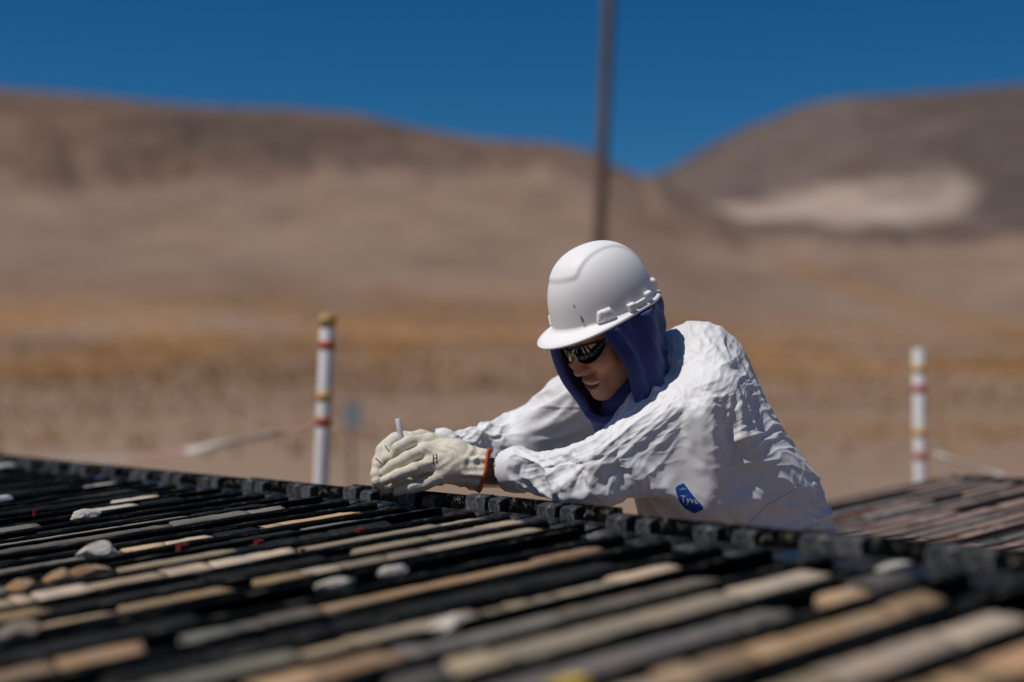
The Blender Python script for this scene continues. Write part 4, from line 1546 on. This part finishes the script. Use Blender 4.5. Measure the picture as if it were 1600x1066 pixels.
gl_child(MB().tube([hp(.1095, -.008, .016), hp(.111, 0, .015), hp(.1095, .008, .016)], .0028, 8).build('bridge', MT['frame'], None, True))

# --- gloves
def mat_glove():
    k = M('cream_leather_glove', 0.7, 0.3)
    n = k.noise(26, 6, 0.65)
    d = k.noise(60, 6, 0.7)
    g = k.noise(420, 3, 0.6)
    c = k.mix(k.ramp(n, [(0.4, 0), (0.7, 1)]), (0.68, 0.625, 0.52), (0.6, 0.54, 0.41))
    c = k.mix(k.ramp(d, [(0.6, 0), (0.74, 0.6)]), c, (0.33, 0.25, 0.2))
    k.color(c)
    k.bump(g, 0.3, 0.0008, k.bump(k.ridged(45, 4, dist=1.0), 0.35, 0.003, k.bump(n, 0.4, 0.008)))
    return k.m
MT['glove'] = mat_glove()
MT['trim'] = mat_plain('orange_cuff_binding', (0.62, 0.12, 0.035), 0.7, .2, vary=.3, scale=120)
MT['stitch'] = mat_plain('dark_seam_thread', (0.05, 0.04, 0.03), 0.9, .1)

CUF_A, CUF_B = P(700, 722, 3.055), P(757, 735, 3.055)
def hand_n(X, Y, Z):
    kn = [P(672, 689, 3.075), P(664, 704, 3.05), P(672, 727, 3.035), P(688, 746, 3.035)]
    wr = P(722, 728, 3.06)
    d = None
    for i, q in enumerate(kn):
        c = cone(X, Y, Z, wr.lerp(q, .15), q, .029, .0165)
        d = c if d is None else smin(d, c, .016)
    d = smin(d, cone(X, Y, Z, P(712, 712, 3.06), wr, .037, .038), .02)
    fingers = [([kn[0], P(640, 690, 3.055), P(622, 700, 3.048), P(614, 713, 3.05)], [.0155, .0135, .0125, .011]),
               ([kn[1], P(636, 716, 3.022), P(614, 728, 3.015), P(599, 739, 3.02)], [.0155, .014, .0128, .0105]),
               ([kn[2], P(648, 733, 3.0), P(622, 742, 2.995), P(601, 751, 3.003)], [.015, .0135, .012, .0105]),
               ([kn[3], P(664, 756, 3.005), P(642, 762, 3.0), P(622, 768, 3.01)], [.014, .0125, .0115, .0095])]
    fd = None
    for pts, rr in fingers:
        c = chain(X, Y, Z, pts, rr, .006)
        fd = c if fd is None else smin(fd, c, .0008)
    d = smin(d, fd, .009)
    th = chain(X, Y, Z, [P(716, 706, 3.1), P(684, 690, 3.115), P(658, 682, 3.11), P(643, 683, 3.1)], [.018, .0165, .014, .012], .008)
    d = smin(d, th, .01)
    # loose gauntlet cuff, gathered at the wrist
    cf = cone(X, Y, Z, CUF_A.lerp(CUF_B, .35), CUF_B + (CUF_B - CUF_A) * .3, .039, .048)
    ax = (CUF_B - CUF_A).normalized()
    t = (X - CUF_B[0]) * ax[0] + (Y - CUF_B[1]) * ax[1] + (Z - CUF_B[2]) * ax[2]
    an = np.arctan2(Y - CUF_B[1], Z - CUF_B[2])
    cf = cf + (.0026 * np.sin(an * 9 + 1) + .0018 * np.sin(an * 15)) * smooth01((t + .06) / .03)
    inner = cone(X, Y, Z, CUF_A.lerp(CUF_B, .7), CUF_B + (CUF_B - CUF_A) * .6, .026, .046)
    d = smin(d, cf, .012)
    d = d - .0022 * np.sin(t * 260 + np.sin(an * 4) * 2) * smooth01((t + .055) / .02) * smooth01((-.005 - t) / .02)      # gathers
    d = d + .0007 * np.sin(X * 210 + 4 * np.sin(Z * 90 + Y * 60) + 3 * np.sin(Z * 33)) * smooth01((t + .16) / .03) * smooth01((-.03 - t) / .05)
    d = np.maximum(d, t - .002 * np.sin(an * 3))
    d = smax(d, -np.maximum(inner, -(t + .035)), .003)
    return d
glo = sdf_mesh('glove', hand_n, P(575, 800, 2.94), [P(790, 650, 3.2)[0], 3.17, P(0, 655, 3.06)[2]], .0022, MT['glove'], person, 2)
glo['label'] = 'near cream leather glove with orange cuff binding'

def ring_pts(c, ax, r, n=40, wob=.0022):
    u = ax.orthogonal().normalized(); w = ax.cross(u)
    out = []
    for k in range(n):
        a = 2 * math.pi * k / n
        q = u * math.cos(a) + w * math.sin(a)
        an = math.atan2(q.y, q.z)
        rr = r - (.0022 * math.sin(an * 9 + 1) + .0015 * math.sin(an * 15))
        out.append(c + q * rr + ax * .002 * math.sin(an * 3))
    return out
axc = (CUF_B - CUF_A).normalized()
tr = MB().tube(ring_pts(CUF_B, axc, .0445), .0034, 8, closed=True).build('cuff_binding', MT['trim'], None, True)
tr.parent = glo

def hand_f(X, Y, Z):
    wr = P(694, 706, 3.15)
    kn = [P(633, 688, 3.135), P(619, 689, 3.115), P(606, 700, 3.1), P(600, 716, 3.09)]
    d = None
    for q in kn:
        c = cone(X, Y, Z, wr.lerp(q, .2), q, .031, .0185)
        d = c if d is None else smin(d, c, .016)
    fd = None
    for pts, rr in [([kn[0], P(610, 694, 3.085), P(606, 716, 3.068), P(618, 730, 3.07)], [.017, .0145, .013, .012]),
                    ([kn[1], P(598, 704, 3.085), P(593, 728, 3.068), P(604, 744, 3.068)], [.017, .0145, .013, .012]),
                    ([kn[2], P(592, 722, 3.08), P(588, 742, 3.06), P(602, 756, 3.06)], [.016, .014, .0125, .0115]),
                    ([kn[3], P(590, 736, 3.075), P(590, 752, 3.055), P(606, 764, 3.06)], [.015, .013, .012, .011])]:
        c = chain(X, Y, Z, pts, rr, .006)
        fd = c if fd is None else smin(fd, c, .0022)
    d = smin(d, fd, .008)
    th = chain(X, Y, Z, [P(672, 742, 3.12), P(655, 752, 3.08), P(632, 754, 3.05), P(618, 756, 3.045)], [.02, .016, .014, .012], .008)
    d = smin(d, th, .01)
    d = smin(d, cone(X, Y, Z, wr, P(700, 706, 3.155), .034, .036), .02)
    return d
glf = sdf_mesh('glove', hand_f, P(565, 800, 2.98), [P(740, 650, 3.2)[0], 3.26, P(0, 640, 3.1)[2]], .0024, MT['glove'], person, 2)
glf['label'] = 'far cream leather glove gripping the pen'

# wrist skin in the gap between near glove and sleeve
wri = MB().tube([CUF_B - axc * .04, CUF_B + axc * .01, WR_N, WR_N - AX_N * .02], [.028, .029, .029, .028], 20).build('wrist', MT['skin'], None, True)
def give_tone(o, c):
    ca = o.data.color_attributes.new('tone', 'FLOAT_COLOR', 'POINT')
    ca.data.foreach_set('color', np.tile(np.array([c[0], c[1], c[2], 1], np.float32), len(o.data.vertices)))
give_tone(wri, (0.3, 0.17, 0.12))
wri.parent = head

# --- marker pen, held upright in the far glove
def marker():
    a, b = P(621.5, 655, 3.082), P(636, 735, 3.062)
    t = empty('marker_pen', b)
    tag(t, 'white marker pen held upright between the two gloves', 'marker pen')
    ax = (a - b).normalized(); L = (a - b).length
    MT['pen'] = mat_plain('white_pen_plastic', (0.72, 0.73, 0.75), 0.35, .45, vary=.35, scale=160)
    MB().tube([b + ax * .02, b + ax * (L - .002), a], [.0062, .0062, .0052], 16).build('barrel', MT['pen'], t, True)
    MB().tube([b + ax * .004, b + ax * .02], [.0035, .0055], 14).build('nib_holder', MT['pen'], t, True)
    MB().tube([b - ax * .004, b + ax * .005], [.0012, .002], 10).build('nib', MT['frame'], t, True)
marker()

# --- details drawn on what the camera side shows: badge, seams, glove mark
dg = bpy.context.evaluated_depsgraph_get()
def bvh_of(o):
    ev = o.evaluated_get(dg)
    me = ev.to_mesh()
    mw = o.matrix_world
    b = BVHTree.FromPolygons([mw @ v.co for v in me.vertices], [tuple(p.vertices) for p in me.polygons])
    ev.to_mesh_clear()
    return b
bpy.context.view_layer.update()
suit_bvh, glo_bvh = bvh_of(suit), bvh_of(glo)
def stick(bvh, px, py, lift=.0012, guess=None):
    """Point on a garment's surface under a photo pixel, lifted off along its normal."""
    o = Vector((0, 0, CAM_H))
    h = bvh.ray_cast(o, ray(px, py).normalized())
    if h[0] is None: return guess
    n = h[1] if h[1].dot(ray(px, py)) < 0 else -h[1]
    return h[0] + n * lift
def seam(bvh, pts, r, mat, name, parent, n=40, lift=.0006, dash=None):
    out = []
    pts = [Vector((x, y, 0)) for x, y in pts]
    for k in range(n + 1):
        u = k / n * (len(pts) - 1); i = min(int(u), len(pts) - 2)
        q = pts[i].lerp(pts[i + 1], u - i)
        p = stick(bvh, q.x, q.y, lift)
        if p is not None and (not out or (p - out[-1]).length < .08): out.append(p)
    if len(out) < 3: return
    m = MB()
    if dash:
        for k in range(0, len(out) - 1, 2): m.tube([out[k], out[k + 1]], r, 6)
    else:
        m.tube(out, r, 6)
    o = m.build(name, MT[mat], None, True)
    o.parent = parent
    o.matrix_parent_inverse = parent.matrix_world.inverted()
MT['seam'] = mat_plain('grey_seam_thread', (0.42, 0.41, 0.41), 0.9, .1)
seam(suit_bvh, [(1256, 733), (1248, 758), (1225, 775), (1200, 788), (1180, 806), (1160, 832)], .0009, 'seam', 'waist_seam', suit, 60, dash=True)
seam(glo_bvh, [(677, 711), (677, 718), (677, 725)], .0009, 'stitch', 'ink_mark', glo, 8)
seam(glo_bvh, [(682, 709), (682.5, 716), (682, 723)], .0009, 'stitch', 'ink_mark', glo, 8)
seam(glo_bvh, [(676, 719), (680, 716), (684, 715)], .0009, 'stitch', 'ink_mark', glo, 8)
glf_bvh = bvh_of(glf)
seam(glf_bvh, [(602, 697), (606, 703), (611, 709)], .0011, 'stitch', 'stitching', glf, 8)
seam(glf_bvh, [(587, 716), (591, 720), (596, 725)], .0011, 'stitch', 'stitching', glf, 8)

MT['badge'] = mat_plain('blue_badge_print', (0.012, 0.085, 0.36), 0.55, .25, vary=.25, scale=60)
MT['badge_text'] = mat_plain('white_badge_print', (0.62, 0.66, 0.7), 0.6, .2, vary=.1)
def surf_sheet(outline, mat, name, parent, lift, step=2.2):
    """A thin printed patch that follows the fabric: a pixel-spaced grid clipped to a polygon."""
    xs = [p[0] for p in outline]; ys = [p[1] for p in outline]
    bm = bmesh.new()
    f = bm.faces.new([bm.verts.new((x, y, 0)) for x, y in outline])
    for x in np.arange(min(xs), max(xs), step):
        bmesh.ops.bisect_plane(bm, geom=bm.verts[:] + bm.edges[:] + bm.faces[:], plane_co=(x, 0, 0), plane_no=(1, 0, 0))
    for y in np.arange(min(ys), max(ys), step):
        bmesh.ops.bisect_plane(bm, geom=bm.verts[:] + bm.edges[:] + bm.faces[:], plane_co=(0, y, 0), plane_no=(0, 1, 0))
    g = None
    for v in bm.verts:
        p = stick(suit_bvh, v.co.x, v.co.y, lift, g)
        if p is None: continue
        v.co = p; g = p
    me = bpy.data.meshes.new(name); bm.to_mesh(me); bm.free()
    o = link_mesh(name, me, MT[mat]); o.parent = parent
    o.matrix_parent_inverse = parent.matrix_world.inverted()
    s = o.modifiers.new('thickness', 'SOLIDIFY'); s.thickness = .0006; s.offset = 1
    return o
badge = surf_sheet([(1055, 764), (1058, 759), (1068, 755), (1084, 776), (1097, 790), (1099, 793), (1097, 797), (1085, 802), (1070, 794), (1062, 784), (1057, 772)], 'badge', 'chest_badge', suit, .0012)
def badge_text(s, px, py, size, slope, shear=0.0):
    cu = bpy.data.curves.new('badge_lettering', 'FONT'); cu.body = s; cu.size = size
    o = bpy.data.objects.new('badge_lettering', cu); col.objects.link(o)
    bpy.context.view_layer.update()
    me = bpy.data.meshes.new_from_object(o.evaluated_get(bpy.context.evaluated_depsgraph_get()))
    bpy.data.objects.remove(o)
    bm = bmesh.new(); bm.from_mesh(me)
    bmesh.ops.triangulate(bm, faces=bm.faces[:])
    bmesh.ops.subdivide_edges(bm, edges=bm.edges[:], cuts=1)
    g = None
    for v in bm.verts:
        x, y = v.co.x, v.co.y
        p = stick(suit_bvh, px + x, py - y + slope * x, .0026, g)
        if p is not None: v.co = p; g = p
    bm.to_mesh(me); bm.free()
    ob = link_mesh('lettering', me, MT['badge_text'], smooth=False); ob.parent = badge
    ob.matrix_parent_inverse = (suit.matrix_world @ badge.matrix_parent_inverse).inverted() if False else badge.matrix_world.inverted()
    return ob
bpy.context.view_layer.update()
badge_text('Tyve', 1063, 784, 14.5, .12)
badge_text('\u2039oPo', 1061, 766.5, 5.5, -.1)

# --- work boots
MT['boot'] = mat_plain('brown_boot_leather', (0.09, 0.06, 0.04), 0.7, .2, vary=.4)
MT['sole'] = mat_plain('black_boot_sole', (0.02, 0.02, 0.02), 0.8, .2)
for ft in FEET:
    def boot(X, Y, Z):
        a = ft + Vector((.02, .015, .07)); b = ft + Vector((-.15, -.11, .05))
        d = smin(cone(X, Y, Z, a, b, .052, .04), cone(X, Y, Z, a, ft + Vector((0.01, 0.01, .2)), .05, .055), .03)
        return np.maximum(d, .018 - Z)
    bo = sdf_mesh('boot', boot, ft + Vector((-.25, -.22, -.01)), ft + Vector((.14, .14, .28)), .009, MT['boot'], person, 2)
    def sole(X, Y, Z):
        d = cone(X, Y, Z * .2, ft + Vector((.03, .022, 0)), ft + Vector((-.155, -.115, 0)), .05, .045)
        return np.maximum(d, np.abs(Z - .012) - .014)
    so = sdf_mesh('sole', sole, ft + Vector((-.25, -.22, -.02)), ft + Vector((.14, .14, .06)), .009, MT['sole'], None, 1)
    so.parent = bo
